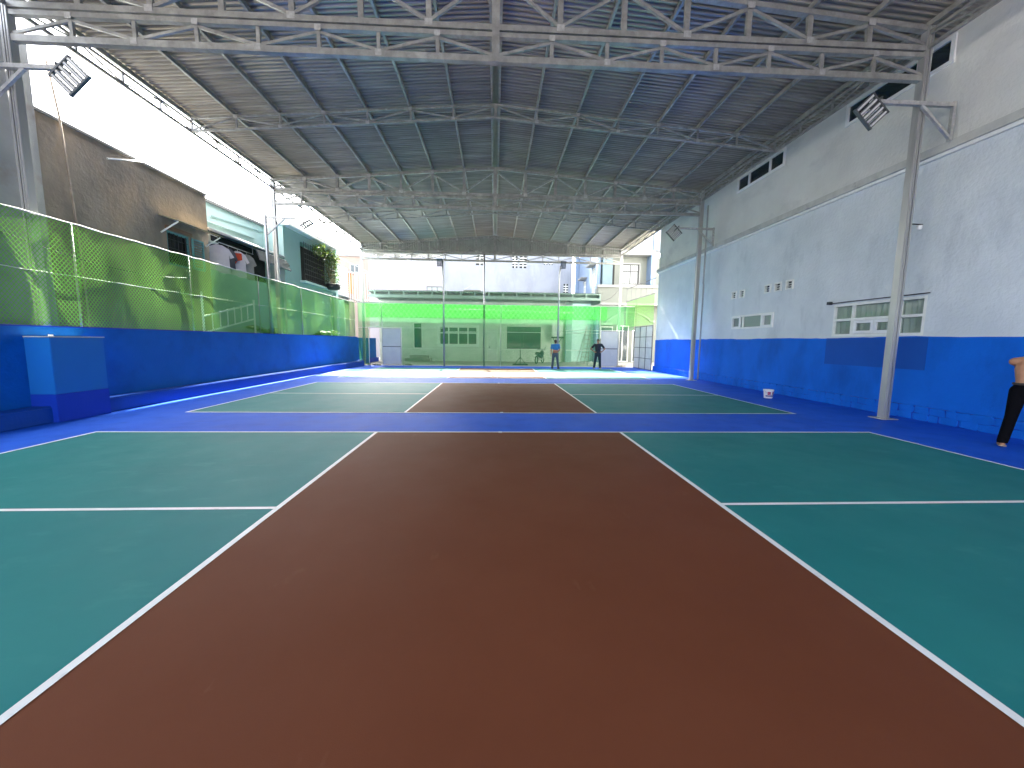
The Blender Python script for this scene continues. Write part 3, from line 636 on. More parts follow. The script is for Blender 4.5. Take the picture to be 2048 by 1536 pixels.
tag(tube('leaning_pole', [(-9.5, 9.5, 1.0), (-9.5, 9.46, 3.6), (-9.52, 9.33, 6.3), (-9.54, 9.21, 7.35)], 0.02, 'edge_brown'), 'thin rusty pole standing against the brown wall', 'pole')
t = thing('wall_tube', 'white tube lamp sticking out from the brown wall', 'lamp', (-9.5, 10.7, 6)); tube('tube', [(-9.4, 10.2, 5.82), (-9.4, 11.15, 6.17)], 0.018, 'white_paint', t)
tube('stem', [(-9.6, 10.7, 6.0), (-9.4, 10.7, 6.0)], 0.01, 'dark_metal', t, 6)
pp = thing('plastered_wall', 'tall grey plastered wall behind the near left column', 'wall', (-9.4, 8.5, 0))
box('shaft', (-9.72, 4.5, 0), (-9.36, 8.72, 7.35), 'pale_plaster', pp, 0.01); box('side_strip', (-9.355, 8.3, 0), (-9.30, 8.42, 7.3), 'white_frame', pp)
cable('drooping_cable', 'black cable sagging along the brown wall behind the net', (-9.3, 7.5, 3.6), (-9.3, 12.2, 3.35), 0.25, 0.012)
fr = thing('bed_frame', 'pale metal slatted frame leaning behind the green net', 'frame', (-9.2, 13.5, 1.2))
for y in (12.55, 15.15): beam('upright', (-9.15, y, 0.9), (-9.15, y, 3.0), 0.05, 0.04, 'white_frame', fr, side=(1, 0, 0))
for z0, z1 in ((2.25, 2.85), (1.75, 2.3)): beam('rail', (-9.15, 12.58, z0), (-9.15, 15.1, z1), 0.045, 0.035, 'white_frame', fr, side=(1, 0, 0))
for k in range(6): y = 12.95 + k*0.36; beam('slat', (-9.15, y, 1.78+0.2*(y-12.5)), (-9.15, y, 2.3+0.23*(y-12.5)), 0.03, 0.025, 'white_frame', fr, side=(1, 0, 0))

mh = thing('mint_house', 'pale mint green house with a dark lean-to behind the brown one', 'house', (-12, 17, 0))
vs = [(0, 13.9, 0), (0, 19.4, 0), (0, 19.4, 6.62), (0, 13.9, 6.44), (-5, 13.9, 0), (-5, 19.4, 0), (-5, 19.4, 6.62), (-5, 13.9, 6.44)]
link('wall', mk('wall', vs, BOXF), 'mint', mh, (-10.6, 0, 0))
beam('coping', (-10.58, 13.9, 6.50), (-10.58, 19.42, 6.68), 0.10, 0.14, 'roof_grey', mh, side=(1, 0, 0)); beam('ledge', (-10.56, 13.9, 5.76), (-10.56, 17.8, 5.90), 0.05, 0.08, 'mint', mh, side=(1, 0, 0))
beam('conduit', (-10.57, 15.3, 6.05), (-10.57, 19.3, 6.42), 0.03, 0.03, 'mint_dark', mh)
lt = part('lean_to', (-10, 16, 4.4), mh)
me = mk('roof', [(-10.6, 13.75, 5.45), (-9.65, 13.75, 5.18), (-9.65, 18.5, 5.24), (-10.6, 18.5, 5.5), (-10.6, 13.75, 5.49), (-9.65, 13.75, 5.22), (-9.65, 18.5, 5.28), (-10.6, 18.5, 5.54)], BOXF); link('roof', me, 'roof_grey', lt)
tube('gutter', [(-9.66, 13.75, 5.20), (-9.66, 18.45, 5.26)], 0.05, 'pipe_grey', lt)
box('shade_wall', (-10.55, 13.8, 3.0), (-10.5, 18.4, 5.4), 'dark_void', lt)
box('parapet', (-9.95, 13.7, 0), (-9.75, 18.4, 3.9), 'mint_dark', lt)
ac = thing('air_conditioner', 'old air conditioner casing under the mint house lean-to', 'air conditioner', (-9.75, 14.15, 4.9)); box('casing', (-10.2, 13.9, 4.82), (-9.72, 14.32, 5.08), 'white_frame', ac, 0.02)
box('grille', (-9.718, 13.94, 4.86), (-9.71, 14.28, 5.04), 'dark_void', ac)
rl = thing('clothes_rail', 'steel clothes rail under the mint house lean-to', 'rail', (-9.75, 15, 4.9)); tube('rod', [(-9.75, 13.95, 4.90), (-9.75, 16.3, 4.91)], 0.015, 'steel_bright', rl)
for y in (13.97, 16.28): tube('hanger_rod', [(-9.75, y, 4.9), (-9.75, y, 5.2)], 0.01, 'steel_bright', rl, 6)
def garment(label, y, w_, h_, mat, yawd, mat2=None):
    t = thing('hanging_shirt', label, 'shirt', (-9.75, y, 4.87), R(yawd), group='washing on the rail')
    a = w_/2; z = -0.06
    prof = [(-a*0.28, z), (a*0.28, z), (a*0.95, z-0.10), (a*1.45, z-0.36), (a*1.08, z-0.42), (a*0.92, z-0.27), (a*0.98, z-h_), (-a*0.98, z-h_), (-a*0.92, z-0.27), (-a*1.08, z-0.42), (-a*1.45, z-0.36), (-a*0.95, z-0.10)]
    n = len(prof); vs = [(-0.035, p, q) for p, q in prof] + [(0.035, p, q) for p, q in prof]
    fs = [tuple(range(n))[::-1], tuple(range(n, 2*n))] + [(i, (i+1) % n, n+(i+1) % n, n+i) for i in range(n)]
    link('cloth', mk('cloth', vs, fs), mat, t); tube('hook', [(0, 0, 0.03), (0, 0, z-0.02)], 0.006, 'steel_bright', t, 6)
    if mat2:
        me = mk('print', [(0.04, -a*0.7, z-0.08), (0.04, a*0.45, z-0.06), (0.04, a*0.5, z-0.3), (0.04, -a*0.1, z-0.36), (0.04, -a*0.75, z-0.6), (0.04, -a*0.9, z-0.3)], [(0, 1, 2, 3, 4, 5)]); link('print', me, mat2, t)
garment('large pale lilac shirt nearest the brown wall', 14.35, 0.62, 0.95, 'cloth_white', -35)
garment('dark shirt hanging behind the large pale one', 14.85, 0.42, 0.7, 'cloth_dark', -20); garment('white shirt with a red print on the rail', 15.35, 0.52, 0.95, 'cloth_white', -35, 'cloth_red')
garment('charcoal shirt hanging last on the rail', 15.9, 0.46, 0.95, 'cloth_grey', -30)
ra = thing('bamboo_blind', 'drooping ribbed grey awning sheet beside the clothes rail', 'awning', (-9.6, 17.5, 5))
for k in range(6):
    tube('rib', [(-9.62+0.02*k, 16.35, 5.08-0.065*k), (-9.60+0.02*k, 17.7, 5.07-0.068*k), (-9.58+0.02*k, 18.45+0.08*(k % 3), 5.06-0.072*k)], 0.045, 'roof_grey', ra, 8)

gb = thing('blue_green_block', 'blue-green house block with a barred balcony window and vines', 'house', (-11, 21, 0))
wall('wall', 'x', -9.7, 18.54, 24.0, 0, 6.75, [(20.05, 23.75, 4.5, 6.35)], 'mint_dark', gb, -1, 0.5)
wall('end_wall', 'y', 18.535, -12.5, -9.704, 0, 6.7, [], 'mint', gb, 1)
wall('end_wall', 'y', 24.005, -12.5, -9.704, 0, 6.75, [], 'mint', gb, -1)
beam('roof_edge', (-9.6, 18.4, 6.72), (-9.6, 24.1, 6.84), 0.10, 0.5, 'white_frame', gb, side=(1, 0, 0)); box('corner_post', (-9.68, 23.75, 0), (-9.5, 24.05, 6.95), 'mint', gb)
box('upper_block', (-12.5, 22.3, 6.9), (-9.9, 24.0, 7.25), 'house_cream', gb)
box('sill', (-9.7, 19.9, 4.36), (-9.42, 23.74, 4.46), 'mint', gb); wpane('backing', 'x', -10.15, 20.05, 23.75, 4.5, 6.35, 'dark_void', gb, 0.02)
wg = part('window_grille', (-9.5, 21.9, 4.5), gb)
for k in range(17): y = 20.05 + k*0.23; tube('bar', [(-9.52, y, 4.48), (-9.52, y, 6.35)], 0.012, 'dark_metal', wg, 6)
for k in range(8): z = 4.55 + k*0.25; tube('bar', [(-9.52, 20.05, z), (-9.52, 23.73, z)], 0.012, 'dark_metal', wg, 6)
def leaves(name, mat, parent, fn, n, size, seed):
    rnd = random.Random(seed); vs = []; fs = []; o = None
    for i in range(n):
        p = Vector(fn(rnd)); o = o or p.copy(); p -= o
        d = Vector((rnd.gauss(0, 1), rnd.gauss(0, 1), rnd.gauss(0, .7))).normalized(); e = d.cross(Vector((rnd.gauss(0, 1), rnd.gauss(0, 1), rnd.gauss(0, 1)))).normalized(); s = size*rnd.uniform(.6, 1.4)
        k = len(vs); vs += [p-d*s, p+e*s*.4, p+d*s, p-e*s*.4]; fs.append((k, k+1, k+2, k+3))
    return link(name, mk(name, vs, fs), mat, parent, o)
vp = thing('potted_vine', 'leafy vine in a black pot climbing the barred window', 'plant', (-9.4, 22.6, 4.47))
lathe('pot', [(0.0, 0), (0.26, 0), (0.36, 0.06), (0.40, 0.30), (0.36, 0.31), (0.33, 0.22), (0, 0.22)], (-9.2, 22.6, 4.35), 'pot_black', vp)
def vine(r):
    y = r.uniform(20.8, 24.0); top = 6.5 + 0.15*math.sin(y*5); z = top - abs(r.gauss(0, 0.32)) if r.random() < 0.62 else r.uniform(4.7, 6.4)
    if z < 5.9 and y < 21.9 and r.random() < 0.8: y += 1.8
    return (-9.40 + r.gauss(0, 0.09), min(y, 24.0), z)
fo = leaves('foliage', 'leaf', vp, vine, 1700, 0.05, 3)
for k in range(7): y = 22.5 + 0.06*k; tube('stem', [(-9.22, y, 4.6), (-9.36, y-0.2+0.1*k, 5.3), (-9.42, y-0.9+0.3*k, 6.2), (-9.40, y-1.3+0.4*k, 6.5)], 0.012, 'wood_brown', vp, 6)
for (x, y, z, r, lab) in ((-10.3, 18.7, 7.05, 0.36, 'pale satellite dish left of the twin light posts'), (-10.1, 19.9, 7.15, 0.34, 'grey satellite dish right of the twin light posts')):
    t = thing('satellite_dish', lab, 'satellite dish', (x, y, 6.5), group='satellite dishes on the roof')
    prof = [(0.0, 0.10)] + [(r*k/6, 0.10*(1-(k/6)**2)) for k in range(1, 7)] + [(r*1.02, -0.01)]
    o = lathe('reflector', prof, (x, y, z), 'pipe_grey' if r < 0.35 else 'white_paint', t, 24); o.rotation_euler = (R(100), 0, R(-25 if r > 0.35 else 30))
    tube('mast', [(x, y+0.1, 6.5), (x, y+0.1, z)], 0.025, 'steel_bright', t, 6); tube('feed_arm', [(x, y, z-0.2), (x+0.1, y-0.35, z-0.05)], 0.012, 'dark_metal', t, 6)
t = thing('roof_frame', 'white pipe frame on the mint house roof', 'frame', (-9.9, 20.5, 6.8))
for p, q in (((-9.9, 19.6, 7.5), (-9.9, 23.5, 7.45)), ((-9.9, 19.7, 6.8), (-9.9, 19.7, 7.5)), ((-9.9, 21.5, 6.8), (-9.9, 21.5, 7.5)), ((-10.6, 19.7, 7.5), (-9.9, 19.7, 7.5))): tube('pipe', [p, q], 0.02, 'white_frame', t, 6)

def palm(label, x, y, z0, n, L, seed):
    t = thing('palm_shrub', label, 'palm', (x, y, z0), group='palms behind the left net'); rnd = random.Random(seed)
    tube('trunk', [(x, y, z0), (x+0.03, y, z0+0.5), (x, y+0.02, z0+1.0)], [0.09, 0.07, 0.05], 'wood_brown', t)
    for i in range(n):
        a = rnd.uniform(-0.5*math.pi, 1.5*math.pi); el = rnd.uniform(0.5, 1.2); pts = []; l_ = L*rnd.uniform(.75, 1.1); vs = []; fs = []
        dx = math.cos(a)*0.35; dy = math.sin(a)
        for k in range(11):
            q = k/10; pts.append(Vector((dx*l_*q*math.cos(el*(1-q*0.9)), dy*l_*q*math.cos(el*(1-q*.9)), 1.0 + l_*(math.sin(el)*q - 0.55*q*q))))
        v0, f0 = tube_geo(pts, 0.012, 5); vs += v0; fs += f0
        for k in range(1, 10):
            for h in (0, 0.5):
              for s in (-1, 1):
                p = pts[k].lerp(pts[min(k+1, 10)], h); d = (pts[min(k+1, 10)]-pts[k]).normalized(); sd = Vector((-dy, dx, 0)).normalized()*s
                ll = 0.42*math.sin(math.pi*(0.12+0.8*k/10)); e = (sd*0.75 + d*0.6 + Vector((0, 0, -0.35))).normalized(); m = len(vs)
                wv = d*0.022; vs += [p-wv, p+e*ll*0.5-wv*1.3+Vector((0, 0, .03)), p+e*ll, p+e*ll*0.5+wv*1.3+Vector((0, 0, .03)), p+wv]; fs.append((m, m+1, m+2, m+3, m+4))
        link('frond', mk('frond', vs, fs), 'palm_leaf', t, (x, y, z0))
palm('palm shrub behind the net near the far left corner', -9.2, 21.6, 0.6, 11, 1.3, 3)
palm('palm shrub behind the net below the hanging shirts', -9.25, 16.4, 0.6, 10, 1.3, 4)

# far left buildings
fb = thing('pink_building', 'distant pinkish building at the far left corner', 'building', (-15, 40, 0))
wall('wall', 'y', 42, -26, -12.6, 0, 10.2, [(-17.5, -16.6, 7.2, 8.6), (-15.2, -14.3, 8.4, 9.4)], 'pink_wall', fb, 1)
for a, b, c_, d_ in ((-17.5, -16.6, 7.2, 8.6), (-15.2, -14.3, 8.4, 9.4)): window('y', 42.06, a, b, c_, d_, (0.5,), fb, 1)
box('parapet', (-26, 41.8, 10.2), (-12.5, 42.1, 10.45), 'house_white', fb)
og = thing('orange_shed', 'orange painted rooftop shed by the white railing', 'shed', (-11.9, 31, 0)); box('wall', (-12.6, 31, 5.3), (-11.75, 33, 6.9), 'orange_paint', og); box('base_wall', (-12.6, 31, 0), (-11.75, 33, 5.298), 'pink_wall', og)
box('door', (-12.5, 30.97, 5.3), (-12.1, 30.998, 6.6), 'cloth_grey', og); box('roof', (-12.7, 30.8, 6.903), (-11.6, 33.2, 7.0), 'pink_wall', og)
t = thing('shutter_door', 'white panelled shed with slatted sides beside the orange shed', 'shed', (-11, 26.5, 0)); box('wall', (-12, 26.2, 0), (-10.55, 28.6, 6.6), 'house_white', t)
for k in range(12): box('slat', (-10.545, 26.3, 4.6+k*0.16), (-10.52, 28.5, 4.7+k*0.16), 'panel_white', t)
t = thing('white_railing', 'white metal railing in front of the orange shed', 'railing', (-10.4, 29, 4.4))
for k in range(15): x = -11.7 + k*0.18; tube('baluster', [(x, 29.6, 4.4), (x, 29.6, 6.55)], 0.015, 'white_frame', t, 6)
for z in (4.5, 6.5): tube('rail', [(-11.75, 29.6, z), (-9.1, 29.6, z)], 0.02, 'white_frame', t, 6)
t = thing('lean_roof', 'low grey roof sheet behind the far left corner of the net', 'roof', (-9.6, 26, 3.9)); me = mk('sheet', [(-11.5, 24.2, 4.75), (-9.0, 24.2, 4.05), (-9.0, 29.5, 4.05), (-11.5, 29.5, 4.75), (-11.5, 24.2, 4.8), (-9.0, 24.2, 4.1), (-9.0, 29.5, 4.1), (-11.5, 29.5, 4.8)], BOXF); link('sheet', me, 'roof_grey', t)
box('support_wall', (-11.4, 24.4, 0), (-9.3, 24.5, 4.0), 'mint', t)

# ------------------------------------------------------------------ behind the far net
ap = mk('apron', [(-9.0, 24.52, 0), (14, 24.52, 0), (14, 31, 0), (-9.0, 31, 0)], [(0, 1, 2, 3)]); tag(link('apron', ap, 'concrete_ground', None, (0, 0, -0.004)), kind='structure')
hb = thing('back_house', 'single-storey house with patchy plaster seen through the far net', 'house', (-1, 31, 0))
holes = [(-6.42, -5.72, 0.96, 2.96), (-4.43, -1.44, 1.24, 2.71), (0.86, 3.53, 1.02, 2.74), (-0.67, 0.13, 0.05, 2.57)]
wall('wall', 'y', 30.5, -9.0, 5.5, 0, 5.0, holes, 'backwall', hb, 1, 0.2)
window('y', 30.56, -6.42, -5.72, 0.96, 2.96, (), hb, 1, 'glass_dark', 0.07); w2 = window('y', 30.55, -4.43, -1.44, 1.24, 2.71, (0.25, 0.5, 0.75), hb, 1, 'glass_dark', 0.10, transom=2.2)
wframe('y', 30.47, -4.55, -1.32, 1.12, 2.83, 0.12, 0.06, 'white_paint', hb, 'surround'); window('y', 30.56, 0.86, 3.53, 1.02, 2.74, (0.5,), hb, 1, 'glass_dark', 0.05, mat='dark_metal')
dr = part('door', (-0.27, 30.5, 0.05), hb); box('leaf', (-0.62, 30.56, 0.06), (0.08, 30.6, 2.52), 'panel_white', dr); wframe('y', 30.55, -0.67, 0.13, 0.05, 2.57, 0.05, 0.09, 'white_frame', dr); box('handle', (-0.55, 30.52, 1.05), (-0.5, 30.559, 1.2), 'dark_metal', dr)
for z0, z1, x0 in ((0, 0.22, -6.9), (0.22, 0.44, -6.6)): box('step', (x0, 29.6+(z0*1.6), z0), (-5.0-z0, 30.49, z1-0.003), 'concrete_ground', hb)
box('corner_column', (5.46, 30.2, 0), (5.93, 30.7, 4.6), 'mint_dark', hb)
wall('side_wall', 'y', 31.5, 5.93, 8.2, 0, 5, [], 'mint', hb, 1)
aw = thing('awning_roof', 'grey-green metal awning roof above the far green net', 'awning', (0, 28.5, 4.4))
box('fascia_top', (-8.9, 27.56, 4.93), (7.4, 27.62, 4.99), 'awning_green', aw); box('fascia_bottom', (-8.9, 27.55, 4.54), (7.4, 27.62, 4.70), 'awning_green', aw)
for k in range(17): x = -8.4 + k*0.985; box('fascia_bracket', (x-0.05, 27.565, 4.702), (x+0.05, 27.615, 4.928), 'awning_green', aw)
vs, fs = corrug(16.3, 0, 0.2, 0.03) if False else ([], [])
xx = -8.9
while xx < 7.35:
    pts = []; q = xx
    while q < min(xx+1.0, 7.4)-1e-6:
        for f, z in ((0, 0), (0.06, 0), (0.09, 0.03), (0.15, 0.03)): pts.append((q+f-xx, z))
        q += 0.2
    vs = []; fs = []
    for (px_, pz) in pts + [(min(1.0, 7.4-xx), 0)]: vs += [(px_, 27.5, 5.0+pz), (px_, 30.45, 4.62+pz)]
    for i in range(len(vs)//2-1): fs.append((2*i, 2*i+2, 2*i+3, 2*i+1))
    link('roof_sheet', mk('roof_sheet', vs, fs), 'awning_green', aw, (xx, 0, 0)); xx += 1.0
for y, z in ((28.3, 4.82), (29.2, 4.70), (30.1, 4.59)): box('purlin', (-8.9, y-0.03, z-0.04), (7.4, y+0.03, z+0.03), 'awning_green', aw)
box('end_panel', (7.405, 27.6, 4.35), (7.42, 30.4, 4.95), 'awning_green', aw)
t = thing('hanging_pipe', 'long white pipe hung level under the awning', 'pipe', (0.5, 27.4, 3.7)); tube('pipe', [(-4.42, 27.4, 3.76), (5.45, 27.4, 3.64)], 0.07, 'white_paint', t)
for x in (-3.9, 0.5, 4.9): tube('hanger', [(x, 27.4, 3.7), (x, 27.56, 4.6)], 0.01, 'steel', t, 6)
# basketball backboard, ladder, motorbike, net stand, rubble
t = thing('backboard', 'dark basketball backboard bracket on the back wall', 'backboard', (4.9, 30, 1.9)); box('board', (4.35, 30.05, 2.0), (5.2, 30.09, 3.1), 'panel_white', t); box('lower_bar', (4.3, 30.0, 1.88), (5.25, 30.1, 1.99), 'dark_metal', t)
for s in (-1, 1): beam('strut', (4.78+s*0.32, 30.1, 1.88), (4.78+s*0.05, 30.45, 1.35), 0.04, 0.04, 'dark_metal', t)
t = thing('step_ladder', 'tall A-frame step ladder standing behind the far net', 'ladder', (6.1, 26.4, 0))
for s in (-1, 1):
    for e, nm in ((-1, 'front_rail'), (1, 'rear_rail')): beam(nm, (5.95+s*0.28+0.0, 26.5+e*0.55, 0.0), (6.35+s*0.14, 26.5+e*0.04, 2.65), 0.05, 0.03, 'zinc_paint', t)
for k in range(8): q = (k+1)/9; beam('rung', (5.95-0.28+0.52*q, 26.5-0.55+0.5*q, 2.65*q), (5.95+0.28+0.27*q, 26.5-0.55+0.5*q, 2.65*q), 0.05, 0.04, 'zinc_paint', t)
t = thing('motorbike', 'dark motorbike parked behind the far net', 'motorbike', (3.2, 28.2, 0), R(62))
for x in (-0.62, 0.62):
    wp = part('wheel', (x, 0, 0.29), t); vs = []; fs = []; N = 24; m_ = 8
    for i in range(N):
        for j in range(m_):
            a = 2*math.pi*i/N; b = 2*math.pi*j/m_; r = 0.25+0.045*math.cos(b); vs.append((r*math.cos(a), 0.04*math.sin(b), r*math.sin(a)))
    for i in range(N):
        for j in range(m_): fs.append((i*m_+j, ((i+1) % N)*m_+j, ((i+1) % N)*m_+(j+1) % m_, i*m_+(j+1) % m_))
    link('tyre', mk('tyre', vs, fs), 'rubber', wp, (x, 0, 0.29), True)
    for k in range(5): a = 2*math.pi*k/5; beam('spoke', (x, 0, 0.29), (x+0.22*math.cos(a), 0, 0.29+0.22*math.sin(a)), 0.03, 0.02, 'zinc_paint', wp)
def blob(name, prof, mat, parent, n=12):
    """loft of elliptical sections: (x, z, half width, half height)"""
    vs = []; fs = []
    for (x, z, w_, h_) in prof:
        for k in range(n): a = 2*math.pi*k/n; vs.append((x, w_*math.cos(a), z+h_*math.sin(a)))
    for i in range(len(prof)-1):
        for k in range(n): fs.append((i*n+k, i*n+(k+1) % n, (i+1)*n+(k+1) % n, (i+1)*n+k))
    fs.append(tuple(range(n))); fs.append(tuple((len(prof)-1)*n+k for k in range(n)))
    return link(name, mk(name, vs, fs), mat, parent, (0, 0, 0), True)
blob('body', [(-0.85, 0.72, .05, .03), (-0.5, 0.70, .12, .10), (-0.1, 0.58, .13, .13), (0.15, 0.42, .12, .09), (0.3, 0.45, .13, .12), (0.45, 0.72, .17, .22), (0.5, 0.9, .10, .10)], 'moto_paint', t)
blob('seat', [(-0.75, 0.79, .08, .03), (-0.5, 0.80, .13, .05), (-0.1, 0.76, .12, .05), (0.05, 0.70, .09, .03)], 'rubber', t); blob('engine', [(-0.3, 0.35, .06, .06), (-0.1, 0.32, .12, .11), (0.1, 0.30, .12, .1), (0.2, 0.32, .06, .05)], 'zinc_paint', t)
beam('fork', (0.62, 0.07, 0.29), (0.45, 0.07, 0.95), 0.04, 0.04, 'zinc_paint', t); beam('fork', (0.62, -0.07, 0.29), (0.45, -0.07, 0.95), 0.04, 0.04, 'zinc_paint', t)
tube('handlebar', [(0.32, -0.34, 1.03), (0.42, -0.15, 1.02), (0.42, 0.15, 1.02), (0.32, 0.34, 1.03)], 0.018, 'dark_metal', t); lathe('headlamp', [(0, -.06), (.08, -.05), (.09, .03), (0, .05)], (0.52, 0, 0.9), 'lamp_lens', t)
for s in (-1, 1): tube('mirror', [(0.38, s*0.22, 1.03), (0.42, s*0.3, 1.2)], 0.012, 'dark_metal', t, 6)
t = thing('net_stand', 'portable net post on a wheeled base behind the far net', 'stand', (1.6, 25.6, 0)); tube('post', [(1.6, 25.6, 0.1), (1.6, 25.6, 1.75)], 0.025, 'dark_metal', t); box('base', (1.1, 25.45, 0.03), (2.1, 25.75, 0.11), 'dark_metal', t, 0.01)
for s in (-1, 1): beam('brace', (1.6+s*0.35, 25.6, 0.11), (1.6, 25.6, 0.55), 0.04, 0.03, 'dark_metal', t)
rnd = random.Random(9)
for i, (x, y) in enumerate(((-7.7, 24.9), (-7.35, 24.55), (-5.7, 25.0), (-5.45, 24.9), (8.0, 25.2), (8.3, 25.0), (8.5, 25.5), (7.95, 24.75))):
    me = random.choice(STN).copy(); me.materials.clear(); o = link('rubble_lump', me, 'tyre_rubble', None, (x, y, 0.05)); o.scale = (0.28, 0.2, 0.13); o.rotation_euler = (0, 0, rnd.uniform(0, 3))
    tag(o, ('leftmost pale rubble lump beyond the far left gate', 'pale rubble lump at the foot of the far left gate', 'pale rubble lump just right of the far left gate', 'rubble lump behind the net beside the far left gate', 'pale rubble lump right behind the far right gate', 'middle rubble lump in the opening beside the far right gate', 'rubble lump nearest the white panel screen', 'small rubble lump at the edge of the far right gate')[i], 'rubble', 'rubble by the gates')

# big white building behind
wb = thing('white_building', 'large white stucco building rising behind the awning', 'building', (1, 40, 0))
vh = [(-1.95, -1.15, 8.8, 10.2), (1.55, 2.05, 8.6, 10.0), (2.25, 2.9, 8.6, 10.0), (4.6, 4.95, 8.95, 9.25), (5.1, 5.45, 8.95, 9.25), (6.55, 7.0, 5.6, 7.2)]
wall('wall', 'y', 38, -5.0, 7.35, 0, 13.0, vh, 'house_white', wb, 1)
for a, b, c_, d_ in vh:
    w = part('vent_block', ((a+b)/2, 38, c_), wb); wpane('backing', 'y', 38.1, a, b, c_, d_, 'dark_void', w, 0.02); n = max(2, int((d_-c_)/0.22))
    for k in range(1, n): wpane('slat', 'y', 38.02, a, b, c_+(d_-c_)*k/n-0.035, c_+(d_-c_)*k/n+0.035, 'white_frame', w, 0.08)
    wpane('post', 'y', 37.99, (a+b)/2-0.03, (a+b)/2+0.03, c_, d_, 'white_frame', w, 0.03)
wl = thing('lilac_building', 'plain pale lilac building left of the big white one', 'building', (-8.5, 38, 0))
wall('wall', 'y', 37.8, -12.0, -5.03, 0, 9.25, [(-6.6, -4.5 - 0.6, 5.95, 6.72)], 'house_lilac', wl, 1); wall('side_wall', 'x', -12.005, 37.804, 46, 0, 9.25, [], 'house_lilac', wl, 1)
box('coping', (-12.1, 37.7, 9.253), (-5.0, 38.1, 9.36), 'house_white', wl); window('y', 37.86, -6.6, -5.1, 5.95, 6.72, (0.33, 0.66), wl, 1, 'glass_frost', 0.07, transom=6.3, mat='lamp_grey')
fb2 = thing('apartment_block', 'far pale apartment block showing above the lilac building', 'building', (-9, 55, 0))
ah = [(-14.5+k*2.1, -13.2+k*2.1, 11.2, 12.6) for k in range(6)]
wall('wall', 'y', 52, -17, -1.5, 0, 13.6, ah, 'house_cream', fb2, 1)
for a, b, c_, d_ in ah: window('y', 52.06, a, b, c_, d_, (0.5,), fb2, 1, 'glass_frost', 0.08, transom=12.1)
tube('railing', [(-12, 38.5, 9.9), (-5, 38.5, 9.9)], 0.03, 'lamp_grey', wl, 6)
for k in range(15): x = -11.9+k*0.48; tube('baluster', [(x, 38.5, 9.3), (x, 38.5, 9.9)], 0.02, 'lamp_grey', wl, 6)
t = thing('roof_unit', 'small pale box with a leaning pipe on the awning roof', 'roof box', (-1.6, 29.5, 4.8)); box('body', (-2.45, 29.3, 4.92), (-1.15, 29.9, 5.35), 'house_cream', t, 0.02); tube('pipe', [(-2.5, 29.4, 4.85), (-2.35, 29.4, 5.4), (-1.75, 29.4, 5.75)], 0.02, 'pipe_grey', t, 6)
for k in range(2): box('foot', (-2.2+k*0.6, 29.35, 4.78), (-1.9+k*0.6, 29.85, 4.918), 'dark_metal', t)

# blue-white house at the far right
rh = thing('balcony_house', 'blue and white two-storey house with a balcony at the far right', 'house', (10, 31, 0))
wall('side_wall', 'x', 7.95, 30.6, 37.9, 0, 9.6, [(31.6, 32.5, 5.6, 7.6), (34.6, 35.5, 5.6, 7.0)], 'house_blue', rh, 1)
for a, b, z1 in ((31.6, 32.5, 7.6), (34.6, 35.5, 7.0)):
    window('x', 8.02, a, b, 5.6, z1, (0.5,), rh, 1, 'glass_frost', 0.06, transom=z1-0.45); box('window_hood', (7.45, a-0.3, z1+0.15), (7.947, b+0.3, z1+0.28), 'house_trim', rh)
box('blue_edge', (7.6, 37.5, 0), (7.93, 37.95, 12), 'house_blue', rh)
wall('front_wall', 'y', 30.9, 7.96, 14.5, 4.6, 8.3, [(9.95, 11.3, 6.2, 7.75)], 'house_cream', rh, 1)
window('y', 30.97, 9.95, 11.3, 6.2, 7.75, (0.5,), rh, 1, 'glass_frost', 0.07, transom=7.2, mat='dark_metal'); wframe('y', 30.87, 9.85, 11.4, 6.1, 7.85, 0.1, 0.05, 'house_trim', rh, 'surround')
wg = part('window_grille', (10.6, 30.85, 6.2), rh)
for k in range(9): x = 10.02 + k*0.15; tube('bar', [(x, 30.92, 6.25), (x, 30.92, 7.7)], 0.01, 'dark_metal', wg, 6)
box('slate_column', (8.25, 30.3, 5.98), (9.0, 30.85, 8.6), 'slate_panel', rh); box('dark_slot', (9.2, 30.86, 6.1), (9.33, 30.896, 7.7), 'dark_void', rh)
box('lintel', (7.9, 30.0, 8.303), (12.2, 30.95, 8.66), 'house_trim', rh); box('upper_wall', (7.97, 30.05, 8.663), (14.5, 30.9, 10.6), 'house_white', rh); box('pilaster', (11.9, 29.95, 4.6), (12.25, 30.89, 8.30), 'house_blue', rh); box('upper_pilaster', (12.0, 29.9, 8.66), (12.4, 30.04, 10.6), 'house_blue', rh)  # upper_wall extended left behind the gable, unseen, to block stray sun
box('balcony_parapet', (7.75, 29.6, 4.62), (14.5, 29.75, 5.75), 'house_cream', rh); box('balcony_cap', (7.65, 29.5, 5.753), (14.5, 29.85, 5.95), 'house_trim', rh); box('balcony_floor', (7.7, 29.55, 4.45), (14.5, 30.89, 4.618), 'house_trim', rh)
box('balcony_side', (7.76, 29.755, 4.62), (7.9, 30.6, 5.75), 'house_cream', rh)
wall('ground_wall', 'y', 30.6, 8.2, 14.5, 0, 4.44, [(8.3, 9.3, 1.9, 2.85), (9.6, 10.6, 0.05, 2.95), (10.9, 12.0, 0.05, 2.6)], 'house_cream', rh, 1)
window('y', 30.66, 8.3, 9.3, 1.9, 2.85, (), rh, 1, 'glass_dark', 0.07); window('y', 30.66, 9.6, 10.6, 0.05, 2.95, (0.5,), rh, 1, 'glass_dark', 0.07); window('y', 30.66, 10.9, 12.0, 0.05, 2.6, (0.5,), rh, 1, 'glass_dark', 0.07)
